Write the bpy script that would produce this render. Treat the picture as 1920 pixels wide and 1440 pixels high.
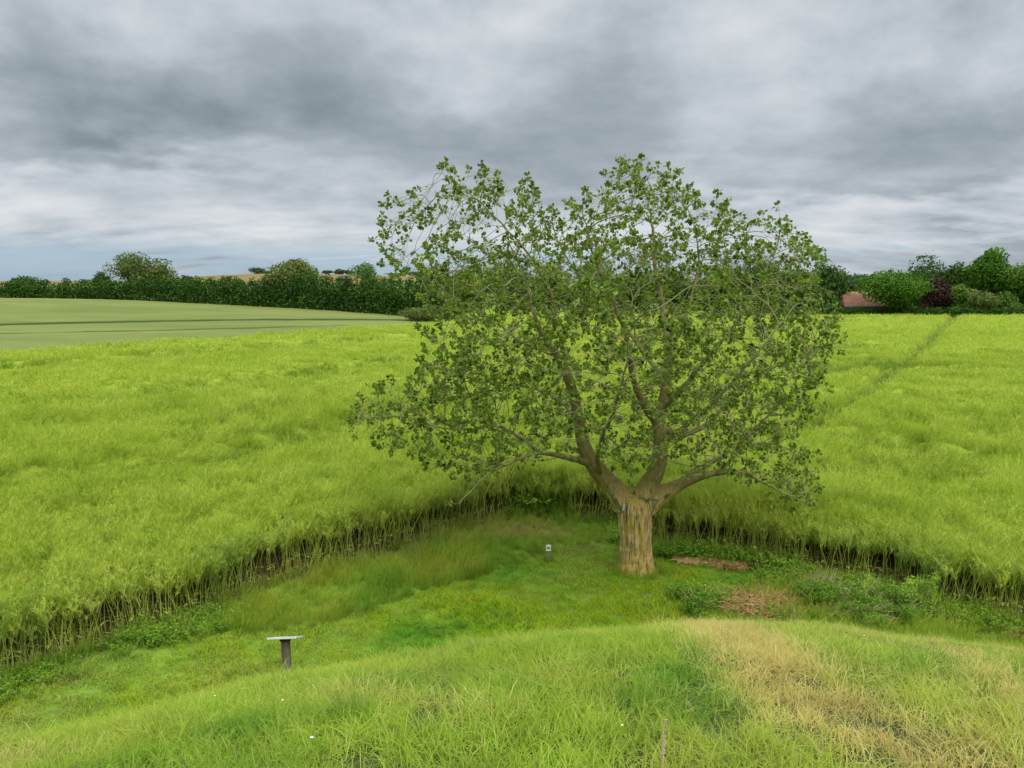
import bpy, math, random
import numpy as np
from mathutils import Vector, Matrix
R = math.radians
rng = np.random.default_rng(7)
random.seed(7)
scene = bpy.context.scene
for o in list(bpy.data.objects): bpy.data.objects.remove(o)

# ------------------------------------------------------------------ camera
EYE = 6.66; PITCH = R(8.04); F = 1387.0
cam_d = bpy.data.cameras.new('camera'); cam = bpy.data.objects.new('camera', cam_d)
scene.collection.objects.link(cam); scene.camera = cam
cam.location = (0, 0, EYE); cam.rotation_euler = (R(90) - PITCH, 0, 0)
cam_d.sensor_width = 36; cam_d.lens = 36 * F / 1920; cam_d.clip_start = 0.05; cam_d.clip_end = 9000
scene.render.engine = 'CYCLES'
scene.view_settings.view_transform = 'Standard'; scene.view_settings.look = 'None'
scene.view_settings.gamma = 1; scene.view_settings.use_curve_mapping = False
scene.view_settings.exposure = 0.0
scene.cycles.max_bounces = 6; scene.cycles.diffuse_bounces = 3; scene.cycles.glossy_bounces = 1
scene.cycles.transmission_bounces = 4; scene.cycles.transparent_max_bounces = 4
scene.cycles.use_denoising = True
scene.cycles.caustics_reflective = False; scene.cycles.caustics_refractive = False

# ------------------------------------------------------------------ node helper
class NT:
    def __init__(s, tree): s.t = tree; s.n = tree.nodes; s.l = tree.links
    def new(s, typ, **kw):
        n = s.n.new(typ)
        for k, v in kw.items():
            if k.startswith('i_'): s.put(n.inputs[k[2:].replace('_', ' ')], v)
            else: setattr(n, k, v)
        return n
    def put(s, sock, v):
        if isinstance(v, bpy.types.NodeSocket): s.l.new(v, sock)
        elif isinstance(v, (tuple, list)) and len(v) == 3 and sock.type == 'RGBA': sock.default_value = (*v, 1)
        else: sock.default_value = v
    def m(s, op, a, b=None, c=None, clamp=False):
        n = s.n.new('ShaderNodeMath'); n.operation = op; n.use_clamp = clamp
        for i, v in enumerate((a, b, c)):
            if v is not None: s.put(n.inputs[i], v)
        return n.outputs[0]
    def mix(s, f, a, b, typ='MIX'):
        n = s.n.new('ShaderNodeMix'); n.data_type = 'RGBA'; n.blend_type = typ
        s.put(n.inputs[0], f); s.put(n.inputs[6], a); s.put(n.inputs[7], b)
        return n.outputs[2]
    def ramp(s, v, lo, hi, a=0.0, b=1.0, smooth=True):
        n = s.n.new('ShaderNodeMapRange'); n.interpolation_type = 'SMOOTHSTEP' if smooth else 'LINEAR'
        s.put(n.inputs[0], v); n.inputs[1].default_value = lo; n.inputs[2].default_value = hi
        n.inputs[3].default_value = a; n.inputs[4].default_value = b
        return n.outputs[0]
    def noise(s, vec, scale, detail=3, rough=0.5, dist=0.0):
        n = s.n.new('ShaderNodeTexNoise'); s.put(n.inputs['Vector'], vec)
        n.inputs['Scale'].default_value = scale; n.inputs['Detail'].default_value = detail
        n.inputs['Roughness'].default_value = rough; n.inputs['Distortion'].default_value = dist
        return n.outputs[0]
    def mapv(s, vec, scale=(1, 1, 1), loc=(0, 0, 0), rot=(0, 0, 0)):
        n = s.n.new('ShaderNodeMapping'); s.put(n.inputs[0], vec)
        n.inputs['Scale'].default_value = scale; n.inputs['Location'].default_value = loc
        n.inputs['Rotation'].default_value = rot
        return n.outputs[0]

# ------------------------------------------------------------------ sky and sun
SUN_EL, SUN_AZ = R(52), R(150)          # azimuth clockwise from +Y: behind the camera, to its right
world = bpy.data.worlds.new('World'); scene.world = world; world.use_nodes = True
w = NT(world.node_tree); w.n.clear()
tc = w.new('ShaderNodeTexCoord'); sep = w.new('ShaderNodeSeparateXYZ'); w.l.new(tc.outputs['Generated'], sep.inputs[0])
X, Y, Z = sep.outputs
ya = w.m('MAXIMUM', w.m('ABSOLUTE', Y), 0.05)
hx = w.m('DIVIDE', X, ya)                                   # tangent of the azimuth
hr = w.m('SQRT', w.m('ADD', w.m('MULTIPLY', X, X), w.m('MULTIPLY', Y, Y)))
he = w.m('DIVIDE', Z, w.m('MAXIMUM', hr, 0.05))             # tangent of the elevation
zz = w.m('ADD', w.m('MAXIMUM', Z, 0.0), 0.22)
cu = w.new('ShaderNodeCombineXYZ'); w.put(cu.inputs[0], w.m('DIVIDE', X, zz)); w.put(cu.inputs[1], w.m('DIVIDE', Y, zz))
uv = cu.outputs[0]
n1 = w.noise(w.mapv(uv, (0.80, 0.8, 1), (3.1, 1.7, 0)), 1.0, 3, 0.45, 0.3)
lv = w.m('LOGARITHM', w.m('ADD', w.m('MAXIMUM', he, 0.0), 0.07), 2.718)
uc = w.new('ShaderNodeCombineXYZ'); w.put(uc.inputs[0], w.m('MULTIPLY', hx, 3.4)); w.put(uc.inputs[1], w.m('MULTIPLY', lv, 1.7)); w.put(uc.inputs[2], w.m('MULTIPLY', Y, 2.0))
n2 = w.noise(w.mapv(uc.outputs[0], (1.0, 1.2, 1), (7.3, 2.2, 0.3)), 1.0, 9, 0.57, 0.1)
n3 = w.noise(w.mapv(uv, (2.6, 9.0, 1), (1.3, 9.2, 0.3)), 1.0, 3, 0.5, 0.2)
wn = w.n.new('ShaderNodeTexNoise'); w.put(wn.inputs['Vector'], w.mapv(uv, (0.8, 0.9, 1))); wn.inputs['Detail'].default_value = 4
wsep = w.new('ShaderNodeSeparateXYZ'); w.l.new(wn.outputs['Color'], wsep.inputs[0])
wx = w.m('ADD', hx, w.m('MULTIPLY', w.m('SUBTRACT', wsep.outputs[0], 0.5), 0.30))
wy = w.m('ADD', he, w.m('MULTIPLY', w.m('SUBTRACT', wsep.outputs[1], 0.5), 0.12))
def tdir(px, py):
    d = ((px - 960) / F, 0, 0); up = (720 - py) / F
    y = math.cos(PITCH) + up * math.sin(PITCH); z = -math.sin(PITCH) + up * math.cos(PITCH)
    return d[0] / y, z / math.hypot(y, d[0])
def blob(px, py, rx, ry, amp, p=1.0):
    cx, cy = tdir(px, py)
    a = w.m('DIVIDE', w.m('SUBTRACT', wx, cx), rx / F); b = w.m('DIVIDE', w.m('SUBTRACT', wy, cy), ry / F)
    q = w.m('ADD', w.m('MULTIPLY', a, a), w.m('MULTIPLY', b, b))
    return w.m('MULTIPLY', w.m('POWER', 2.718, w.m('MULTIPLY', q, -1.0)), amp)
BLOBS = [(360, 235, 290, 65, -0.25), (90, 170, 140, 50, -0.06), (120, 60, 330, 60, -0.03), (640, 40, 300, 60, 0.10), (330, 100, 90, 25, 0.05),
         (60, 300, 110, 22, -0.14), (1100, 230, 340, 70, -0.10), (1500, 310, 600, 55, -0.15), (900, 265, 160, 40, -0.07),
         (1300, 30, 500, 60, 0.04), (1750, 210, 220, 60, -0.06), (240, 330, 260, 40, 0.19), (520, 290, 110, 30, 0.06),
         (120, 400, 300, 60, 0.16), (560, 350, 140, 26, -0.07), (650, 440, 380, 40, 0.14), (1300, 420, 300, 60, 0.12), (1700, 400, 300, 30, 0.12),
         (1750, 340, 260, 18, -0.10), (480, 430, 150, 12, -0.08), (1850, 435, 150, 10, -0.07), (90, 470, 160, 10, -0.06)]
acc = None
for b in BLOBS:
    g = blob(*b); acc = g if acc is None else w.m('ADD', acc, g)
dens = w.m('ADD', w.m('MULTIPLY', w.m('SUBTRACT', n1, 0.5), 0.30), w.m('MULTIPLY', w.m('SUBTRACT', n2, 0.5), 0.95))
dens = w.m('ADD', dens, w.m('MULTIPLY', w.m('MULTIPLY', w.m('SUBTRACT', n3, 0.5), 0.40), w.ramp(he, 0.12, 0.04)))
val = w.m('ADD', w.m('ADD', 0.67, w.m('MULTIPLY', acc, 1.1)), w.m('MULTIPLY', dens, 1.25))      # cloud brightness 0..1
cr = w.new('ShaderNodeValToRGB'); w.put(cr.inputs[0], val)
el = cr.color_ramp.elements
el[0].position = 0.05; el[0].color = (0.165, 0.205, 0.225, 1)
el[1].position = 0.95; el[1].color = (0.74, 0.77, 0.80, 1)
for p, c in ((0.28, (0.245, 0.300, 0.335)), (0.5, (0.365, 0.420, 0.465)), (0.72, (0.550, 0.600, 0.650))):
    e = el.new(p); e.color = (*c, 1)
sky = w.new('ShaderNodeTexSky'); sky.sky_type = 'NISHITA'; sky.sun_disc = False
sky.sun_elevation = SUN_EL; sky.sun_rotation = SUN_AZ; sky.air_density = 1.0; sky.dust_density = 1.0
skyc = w.mix(1.0, sky.outputs[0], (0.10, 0.10, 0.10), 'MULTIPLY')
# gaps of clear sky only low over the horizon
band = w.m('MULTIPLY', w.ramp(he, 0.062, 0.024), w.ramp(he, -0.02, -0.01))
gap = w.m('MULTIPLY', band, w.ramp(w.m('ADD', n3, w.m('MULTIPLY', hx, -0.22)), 0.40, 0.56))
low = w.mix(0.75, skyc, (0.36, 0.52, 0.68))
cloud = w.mix(w.m('MULTIPLY', gap, 0.85), cr.outputs[0], low)
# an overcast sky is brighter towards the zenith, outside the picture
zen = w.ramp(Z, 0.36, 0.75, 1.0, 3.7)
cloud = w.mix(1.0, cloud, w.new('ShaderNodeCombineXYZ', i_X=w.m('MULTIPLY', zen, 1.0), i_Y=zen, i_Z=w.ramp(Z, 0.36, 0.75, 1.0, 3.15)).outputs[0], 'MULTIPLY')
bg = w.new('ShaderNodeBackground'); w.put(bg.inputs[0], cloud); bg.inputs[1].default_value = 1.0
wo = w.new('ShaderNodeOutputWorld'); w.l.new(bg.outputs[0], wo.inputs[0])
world.cycles.sampling_method = 'MANUAL'; world.cycles.sample_map_resolution = 512

sl = bpy.data.lights.new('sun', 'SUN'); sun = bpy.data.objects.new('sun', sl); scene.collection.objects.link(sun)
sl.energy = 1.4; sl.angle = R(22); sl.color = (1.0, 0.96, 0.88)
sd = Vector((math.sin(SUN_AZ) * math.cos(SUN_EL), math.cos(SUN_AZ) * math.cos(SUN_EL), math.sin(SUN_EL)))
sun.rotation_euler = sd.to_track_quat('Z', 'Y').to_euler()

# ------------------------------------------------------------------ maths
def sstep(a, b, x):
    t = np.clip((x - a) / (b - a), 0, 1); return t * t * (3 - 2 * t)
def hash2(ix, iy, seed):
    h = (ix.astype(np.int64) * 374761393 + iy.astype(np.int64) * 668265263 + seed * 974634541) & 0xFFFFFFFF
    h = ((h ^ (h >> 13)) * 1274126177) & 0xFFFFFFFF
    return ((h ^ (h >> 16)) & 0xFFFFFF) / 0xFFFFFF
def vn(x, y, s=1.0, seed=0):
    x = np.asarray(x, float) / s; y = np.asarray(y, float) / s
    ix = np.floor(x); iy = np.floor(y); fx = x - ix; fy = y - iy
    fx = fx * fx * (3 - 2 * fx); fy = fy * fy * (3 - 2 * fy)
    a = hash2(ix, iy, seed); b = hash2(ix + 1, iy, seed); c = hash2(ix, iy + 1, seed); d = hash2(ix + 1, iy + 1, seed)
    return (a * (1 - fx) + b * fx) * (1 - fy) + (c * (1 - fx) + d * fx) * fy
def fbm(x, y, s=1.0, seed=0, o=4):
    v = 0; a = 0.5; t = 0
    for k in range(o):
        v = v + a * vn(x, y, s / 2 ** k, seed + k * 17); t += a; a *= 0.5
    return v / t
def ray(px, py):
    px = np.asarray(px, float); py = np.asarray(py, float)
    dx = (px - 960) / F; up = (720 - py) / F
    return dx, math.cos(PITCH) + up * math.sin(PITCH), -math.sin(PITCH) + up * math.cos(PITCH)
# foreground mound: its brow seen from the camera (pixels of the 1920 photograph)
BROW_DOWN = 24
brow = [(-900, 1520), (-400, 1440), (0, 1368), (150, 1342), (300, 1308), (450, 1270), (540, 1246), (740, 1212), (1000, 1172), (1150, 1160), (1250, 1153),
        (1400, 1150), (1520, 1152), (1700, 1176), (1920, 1200), (2400, 1270)]
_dx, _dy, _dz = ray([b[0] for b in brow], [b[1] + BROW_DOWN for b in brow])
BR_AZ = np.arctan2(_dx, _dy); BR_S = -_dz / np.hypot(_dx, _dy)
STAND = 1.70
def mound(x, y):
    r = np.hypot(x, y); az = np.arctan2(x, y)
    s = np.interp(az, BR_AZ, BR_S)
    s = np.where(np.abs(az) > 1.2, 0.62, s)
    k = s * s / (4 * STAND)
    return (EYE - STAND) - k * r * r + 0.10 * (fbm(x, y, 2.2, 97, 2) - .5)
def terrain(x, y):
    x = np.asarray(x, float); y = np.asarray(y, float)
    b = -2.1 * sstep(40, 165, y) * sstep(-45, 40, x)
    b = b + 1.55 * np.exp(-((x + 112) / 34) ** 2 - ((y - 138) / 42) ** 2)
    b = b + 0.7 * sstep(-30, -90, x) * sstep(80, 150, y)
    b = b + 10.2 * np.exp(-((x + 160) / np.where(x < -160, 105, 150)) ** 2) * sstep(215, 540, y)
    b = b + 6.3 * sstep(205, 420, y) * sstep(-120, 40, x)
    b = b + 0.05 * (fbm(x, y, 4.0, 3, 3) - 0.5)
    m = mound(x, y)
    k = 0.35; h = np.clip(0.5 + 0.5 * (m - b) / k, 0, 1)
    z = b * (1 - h) + m * h + k * h * (1 - h)
    z = np.where(m < b - 1, b, z)
    return z + 0.045 * (fbm(x, y, 0.7, 9, 3) - 0.5) * (np.hypot(x, y) < 40)
def at(px, py, h=0.0, tmax=900.0):
    """world point where the pixel's ray meets terrain + h"""
    dx, dy, dz = [float(v) for v in ray(px, py)]
    t = 1.5; st = 0.04; prev = t
    while t < tmax:
        if EYE + dz * t < float(terrain(dx * t, dy * t)) + h:
            a, b = prev, t
            for _ in range(18):
                mid = (a + b) / 2
                if EYE + dz * mid < float(terrain(dx * mid, dy * mid)) + h: b = mid
                else: a = mid
            return np.array([dx * b, dy * b, EYE + dz * b - h])
        prev = t; t += st; st = max(0.04, t * 0.006)
    return np.array([dx * t, dy * t, 0.0])
def pw(px, py, Yw):
    dx, dy, dz = [float(v) for v in ray(px, py)]
    t = Yw / dy; return np.array([dx * t, Yw, EYE + dz * t])
def poly_in(P, x, y):
    inside = np.zeros(np.shape(x), bool); n = len(P); j = n - 1
    for i in range(n):
        xi, yi = P[i]; xj, yj = P[j]
        c = ((yi > y) != (yj > y)) & (x < (xj - xi) * (y - yi) / (yj - yi + 1e-12) + xi)
        inside ^= c; j = i
    return inside
def dist_line(P, x, y):
    d = np.full(np.shape(x), 1e9)
    for (x0, y0), (x1, y1) in zip(P[:-1], P[1:]):
        vx, vy = x1 - x0, y1 - y0
        t = np.clip(((x - x0) * vx + (y - y0) * vy) / (vx * vx + vy * vy + 1e-12), 0, 1)
        d = np.minimum(d, np.hypot(x - x0 - t * vx, y - y0 - t * vy))
    return d
def line_px(L, h=0.0): return [tuple(at(a, b, h)[:2]) for a, b in L]

# ------------------------------------------------------------------ object helpers
def tag(o, label=None, cat=None, group=None, kind=None):
    if label: o['label'] = label
    if cat: o['category'] = cat
    if group: o['group'] = group
    if kind: o['kind'] = kind
    return o
def empty(name, loc, rz=0.0):
    o = bpy.data.objects.new(name, None); scene.collection.objects.link(o)
    o.location = loc; o.rotation_euler = (0, 0, rz); o.empty_display_size = 0.2
    return o
def mesh_np(name, V, quads=None, tris=None, attrs=None, smooth=False):
    me = bpy.data.meshes.new(name); V = np.asarray(V, np.float32)
    fl = []; ls = []; n = 0
    if quads is not None and len(quads):
        quads = np.asarray(quads, np.int32); fl.append(quads.ravel()); ls.append(np.arange(len(quads)) * 4); n = len(quads) * 4
    if tris is not None and len(tris):
        tris = np.asarray(tris, np.int32); fl.append(tris.ravel()); ls.append(n + np.arange(len(tris)) * 3)
    fl = np.concatenate(fl).astype(np.int32); ls = np.concatenate(ls).astype(np.int32)
    me.vertices.add(len(V)); me.vertices.foreach_set('co', V.ravel())
    me.loops.add(len(fl)); me.loops.foreach_set('vertex_index', fl)
    me.polygons.add(len(ls)); me.polygons.foreach_set('loop_start', ls)
    if attrs:
        for k, v in attrs.items():
            v = np.asarray(v, np.float32)
            a = me.attributes.new(k, 'FLOAT_VECTOR' if v.ndim == 2 else 'FLOAT', 'POINT')
            a.data.foreach_set('vector' if v.ndim == 2 else 'value', v.ravel())
    me.update(calc_edges=True)
    me.polygons.foreach_set('use_smooth', np.full(len(ls), smooth))
    me.validate()
    return me
def link(name, me, mat=None, parent=None, loc=None):
    o = bpy.data.objects.new(name, me)
    if mat is not None and not me.materials: me.materials.append(mat)
    scene.collection.objects.link(o)
    if parent is not None: o.parent = parent
    if loc is not None: o.location = loc
    return o
def boxes(L):
    """list of (cx,cy,cz, sx,sy,sz[, rz]) -> V, quads, bevel-free"""
    V = []; Q = []
    for b in L:
        cx, cy, cz, sx, sy, sz = b[:6]; rz = b[6] if len(b) > 6 else 0
        c, s = math.cos(rz), math.sin(rz); n = len(V)
        for dx, dy, dz in ((-1,-1,-1),(1,-1,-1),(1,1,-1),(-1,1,-1),(-1,-1,1),(1,-1,1),(1,1,1),(-1,1,1)):
            x, y = dx * sx / 2, dy * sy / 2
            V.append((cx + x * c - y * s, cy + x * s + y * c, cz + dz * sz / 2))
        Q += [(n,n+3,n+2,n+1),(n+4,n+5,n+6,n+7),(n,n+1,n+5,n+4),(n+1,n+2,n+6,n+5),(n+2,n+3,n+7,n+6),(n+3,n,n+4,n+7)]
    return V, Q

# ------------------------------------------------------------------ materials
def mat_new(name):
    m = bpy.data.materials.new(name); m.use_nodes = True; t = NT(m.node_tree); t.n.clear()
    out = t.new('ShaderNodeOutputMaterial'); return m, t, out
def attr(t, name, typ='GEOMETRY', out='Fac'):
    n = t.new('ShaderNodeAttribute'); n.attribute_name = name; n.attribute_type = typ; return n.outputs[out]
def leafy(name, c1, c2, c3=None, dry=None, transl=0.35, rough=0.7, patch=1.5, tone=None, spec=0.08, under=None):
    """foliage: colour c1..c2 per blade, c3 in patches, dry colours by the instance's own 'dry' value"""
    m, t, out = mat_new(name)
    geo = t.new('ShaderNodeNewGeometry'); pos = geo.outputs['Position']
    col = t.mix(attr(t, 'rnd'), c1, c2)
    if c3 is not None:
        f = t.ramp(t.noise(pos, 1.0 / patch, 3, 0.6), 0.40, 0.66)
        col = t.mix(f, col, c3)
    if tone is not None:
        col = t.mix(attr(t, 'tone', 'INSTANCER'), col, tone)
    if dry is not None:
        dcol = t.mix(attr(t, 'rnd'), dry[0], dry[1])
        f = t.ramp(t.m('ADD', attr(t, 'dry', 'INSTANCER'), t.m('MULTIPLY', t.m('SUBTRACT', attr(t, 'rnd'), 0.5), 0.8)), 0.30, 0.70)
        col = t.mix(f, col, dcol)
    v = t.ramp(t.noise(pos, 3.3, 2, 0.5), 0.25, 0.75, 0.82, 1.18, False)
    col = t.mix(1.0, col, t.new('ShaderNodeCombineXYZ', i_X=v, i_Y=v, i_Z=v).outputs[0], 'MULTIPLY')
    if under is not None:
        col = t.mix(t.m('MULTIPLY', geo.outputs['Backfacing'], 0.75), col, under)
    p = t.new('ShaderNodeBsdfPrincipled'); t.put(p.inputs['Base Color'], col)
    p.inputs['Roughness'].default_value = rough; p.inputs['Specular IOR Level'].default_value = spec
    tr = t.new('ShaderNodeBsdfTranslucent'); t.put(tr.inputs[0], col)
    mx = t.new('ShaderNodeMixShader'); mx.inputs[0].default_value = transl
    t.l.new(p.outputs[0], mx.inputs[1]); t.l.new(tr.outputs[0], mx.inputs[2]); t.l.new(mx.outputs[0], out.inputs[0])
    return m
def plain(name, c1, c2=None, scale=4.0, rough=0.8, bump=0.0, bscale=30.0, stretch=(1, 1, 1), metal=0.0, spec=0.3):
    m, t, out = mat_new(name); tcn = t.new('ShaderNodeTexCoord')
    vec = t.mapv(tcn.outputs['Object'], stretch)
    p = t.new('ShaderNodeBsdfPrincipled'); p.inputs['Roughness'].default_value = rough; p.inputs['Metallic'].default_value = metal
    p.inputs['Specular IOR Level'].default_value = spec
    if c2 is None: t.put(p.inputs['Base Color'], c1)
    else: t.put(p.inputs['Base Color'], t.mix(t.ramp(t.noise(vec, scale, 4, 0.6), 0.35, 0.65), c1, c2))
    if bump:
        b = t.new('ShaderNodeBump'); b.inputs['Strength'].default_value = bump; b.inputs['Distance'].default_value = 0.02
        t.put(b.inputs['Height'], t.noise(vec, bscale, 4, 0.6)); t.l.new(b.outputs[0], p.inputs['Normal'])
    t.l.new(p.outputs[0], out.inputs[0])
    return m
M = {}
M['mound'] = leafy('mound_grass', (0.21, 0.36, 0.024), (0.46, 0.56, 0.08), (0.44, 0.50, 0.08), dry=((0.54, 0.43, 0.12), (0.70, 0.61, 0.24)), transl=0.4, patch=1.3, tone=(0.11, 0.28, 0.025))
M['lawn'] = leafy('mown_grass', (0.20, 0.37, 0.010), (0.39, 0.51, 0.025), (0.34, 0.42, 0.02), dry=((0.36, 0.33, 0.07), (0.48, 0.44, 0.15)), transl=0.35, patch=1.6, tone=(0.13, 0.36, 0.02))
M['rough'] = leafy('rough_grass', (0.19, 0.33, 0.018), (0.37, 0.47, 0.055), (0.33, 0.39, 0.04), dry=((0.38, 0.25, 0.08), (0.46, 0.36, 0.15)), transl=0.35, patch=1.2, tone=(0.12, 0.28, 0.02))
M['rape'] = leafy('rapeseed_pods', (0.37, 0.47, 0.048), (0.56, 0.62, 0.115), (0.37, 0.48, 0.05), transl=0.35, patch=2.4, tone=(0.15, 0.25, 0.018), rough=0.6)
M['stem'] = leafy('rapeseed_stems', (0.42, 0.52, 0.07), (0.66, 0.68, 0.20), (0.48, 0.56, 0.09), transl=0.35, patch=1.0, tone=(0.12, 0.28, 0.05))
M['weed'] = leafy('weed_leaves', (0.12, 0.26, 0.025), (0.25, 0.41, 0.045), (0.24, 0.36, 0.045), transl=0.35, patch=0.8, dry=((0.30, 0.50, 0.05), (0.42, 0.60, 0.09)))
M['leaf'] = leafy('poplar_leaves', (0.022, 0.075, 0.008), (0.30, 0.43, 0.03), (0.15, 0.25, 0.022), transl=0.26, patch=1.1, rough=0.5, spec=0.15, under=(0.25, 0.30, 0.06))

# ------------------------------------------------------------------ field outlines (traced on the ground)
EDGE_PX = [(-500, 1420), (-200, 1330), (0, 1268), (100, 1236), (230, 1190), (330, 1168), (430, 1120), (500, 1092), (569, 1066), (661, 1050), (758, 1020), (878, 984), (947, 968),
           (1015, 960), (1136, 974), (1237, 1018), (1312, 1032), (1425, 1050), (1530, 1074), (1612, 1086), (1684, 1099), (1762, 1138), (1856, 1155), (1920, 1163), (2150, 1200), (2500, 1230)]
def flat_at(px, py, z=0.0):
    dx, dy, dz = [float(v) for v in ray(px, py)]
    t = (z - EYE) / dz; return (dx * t, dy * t)
EDGE = [flat_at(*p) for p in EDGE_PX]
CROP_H = 1.35
WB = line_px([(-700, 700), (-300, 672), (0, 655), (240, 636), (440, 626), (620, 613), (760, 605), (840, 601)], CROP_H)
FAR = [tuple(at(a, 588, CROP_H)[:2]) for a in (900, 1000, 1150, 1300, 1540, 1775, 2000, 2300)]
FARY = float(np.mean([f[1] for f in FAR[-5:]]))
FAR = [(float((px - 960) / F * FARY), FARY) for px in (905, 1000, 1300, 1540, 1775, 2000, 2400)]
CROP = EDGE + [(FAR[-1][0] * 1.2, EDGE[-1][1]), (FAR[-1][0] * 1.2, FARY)] + FAR[::-1] + WB[::-1]
TRAM = line_px([(1792, 589), (1780, 604), (1722, 662), (1655, 712), (1600, 750), (1545, 782), (1490, 815), (1400, 860)], 0.9)
FAINT = [line_px(L, 1.1) for L in (
    [(-60, 690), (250, 668), (440, 653), (600, 641), (760, 630)],
    [(300, 728), (470, 712), (620, 690), (770, 668)],
    [(330, 862), (480, 832), (600, 800), (720, 768)],
    [(-40, 916), (120, 893), (260, 868)],
    [(1585, 812), (1640, 828), (1700, 836), (1790, 850)],
    [(1480, 700), (1560, 690), (1640, 672)], [(1690, 690), (1800, 688), (1920, 694)], [(1500, 655), (1640, 640)],
    [(1760, 760), (1860, 764), (1960, 760)], [(1330, 620), (1450, 607), (1590, 598), (1700, 596)], [(1650, 1010), (1720, 990), (1800, 985), (1900, 1000)])]
HOLES = [(at(a, b, 0.9)[:2], rx, ry, s) for a, b, rx, ry, s in (
    (800, 902, 0.55, 0.5, 1.0), (135, 1068, 0.16, 0.2, 1.0), (1728, 868, 1.5, 0.5, 0.9), (1650, 850, 1.2, 0.35, 0.6), (1800, 880, 0.9, 0.4, 0.6),
    (985, 930, 0.9, 0.5, 0.7), (1190, 905, 0.5, 0.5, 0.5), (40, 920, 0.7, 0.3, 0.6), (1540, 780, 0.9, 0.6, 0.5), (290, 1050, 0.25, 0.2, 0.5), (1880, 690, 2, .7, .4),
    (1600, 880, 0.9, 0.25, 0.5), (700, 690, 1.6, 0.5, 0.4), (1700, 640, 3.0, 0.5, 0.4))]
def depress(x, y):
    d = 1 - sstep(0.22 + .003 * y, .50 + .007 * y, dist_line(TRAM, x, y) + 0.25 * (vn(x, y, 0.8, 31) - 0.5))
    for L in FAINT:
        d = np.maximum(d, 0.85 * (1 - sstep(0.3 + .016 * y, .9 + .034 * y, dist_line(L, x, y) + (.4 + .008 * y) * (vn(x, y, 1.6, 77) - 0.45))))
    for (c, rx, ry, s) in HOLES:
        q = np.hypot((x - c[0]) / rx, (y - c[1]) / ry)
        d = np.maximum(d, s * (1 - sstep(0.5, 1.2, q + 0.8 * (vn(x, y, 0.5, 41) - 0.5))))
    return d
def edge_d(x, y): return dist_line(EDGE, x, y)
def canopy_bump(x, y):
    near = 1 - sstep(60, 120, y)
    a = (fbm(x, y * 1.6, 2.6, 21, 3) - 0.5) * 0.55 + (fbm(x * 0.8, y * 1.5, 0.75, 23, 2) - 0.5) * 0.34 * near
    return a + (fbm(x * 0.35, y * 1.8, 7.0, 29, 3) - 0.5) * 0.40

# ------------------------------------------------------------------ ground
def warp(n, half, k, c=0.0):
    u = np.linspace(-1, 1, n); return c + np.sinh(u * k) / math.sinh(k) * half
gx = warp(420, 3200, 7.6); gy = warp(460, 3200, 7.6, 9.0)
GX, GY = np.meshgrid(gx, gy); GZ = terrain(GX, GY)
V = np.stack([GX.ravel(), GY.ravel(), GZ.ravel()], 1)
def grid_quads(nx, ny):
    i = np.arange(nx * ny).reshape(ny, nx)
    return np.stack([i[:-1, :-1].ravel(), i[:-1, 1:].ravel(), i[1:, 1:].ravel(), i[1:, :-1].ravel()], 1)
x_, y_ = V[:, 0], V[:, 1]
col = np.tile(np.array([0.15, 0.23, 0.03]), (len(V), 1))
crop_in = poly_in(CROP, x_, y_); col[crop_in] = (0.13, 0.085, 0.045)
mnd = (np.hypot(x_, y_) < 8.5); col[mnd] = (0.07, 0.085, 0.03)
trm = crop_in & (dist_line(TRAM, x_, y_) < 2.5) & (y_ > 25); col[trm] = (0.10, 0.12, 0.035)
nearedge = (~crop_in) & (edge_d(x_, y_) < 0.35) & (y_ < 30); col[nearedge] = (0.09, 0.075, 0.03)
far = y_ > 205
n_ = fbm(x_, y_, 120, 51, 3)
fc = np.where((n_ > 0.50)[:, None], np.array([0.20, 0.165, 0.06]), np.array([0.12, 0.17, 0.045]))
fc = np.where(((x_ < -60) & (y_ > 360) | (x_ > 100) & (y_ > 215) & (x_ / y_ > .435) & (x_ / y_ < .485))[:, None], np.array([0.21, 0.16, 0.06]), fc)
fc = np.where(((x_ > -215) & (x_ < -150) & (y_ < 400))[:, None], np.array([0.20, 0.27, 0.07]), fc)
col[far] = fc[far]
me = mesh_np('ground', V, quads=grid_quads(len(gx), len(gy)), attrs={'gcol': col}, smooth=True)
m, t, out = mat_new('ground_soil_and_turf')
ac = t.new('ShaderNodeAttribute'); ac.attribute_name = 'gcol'; pos = t.new('ShaderNodeNewGeometry').outputs['Position']
c = t.mix(1.0, ac.outputs['Color'], t.mix(t.ramp(t.noise(pos, 1.4, 5, 0.65), 0.3, 0.7), (0.65, 0.65, 0.65), (1.3, 1.3, 1.25)), 'MULTIPLY')
p = t.new('ShaderNodeBsdfPrincipled', i_Roughness=0.95); t.put(p.inputs['Base Color'], c); p.inputs['Specular IOR Level'].default_value = 0.1
bp = t.new('ShaderNodeBump'); bp.inputs['Strength'].default_value = 0.8; bp.inputs['Distance'].default_value = 0.05
t.put(bp.inputs['Height'], t.noise(pos, 9, 5, 0.7)); t.l.new(bp.outputs[0], p.inputs['Normal']); t.l.new(p.outputs[0], out.inputs[0])
tag(link('ground', me, m), kind='structure')

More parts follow.
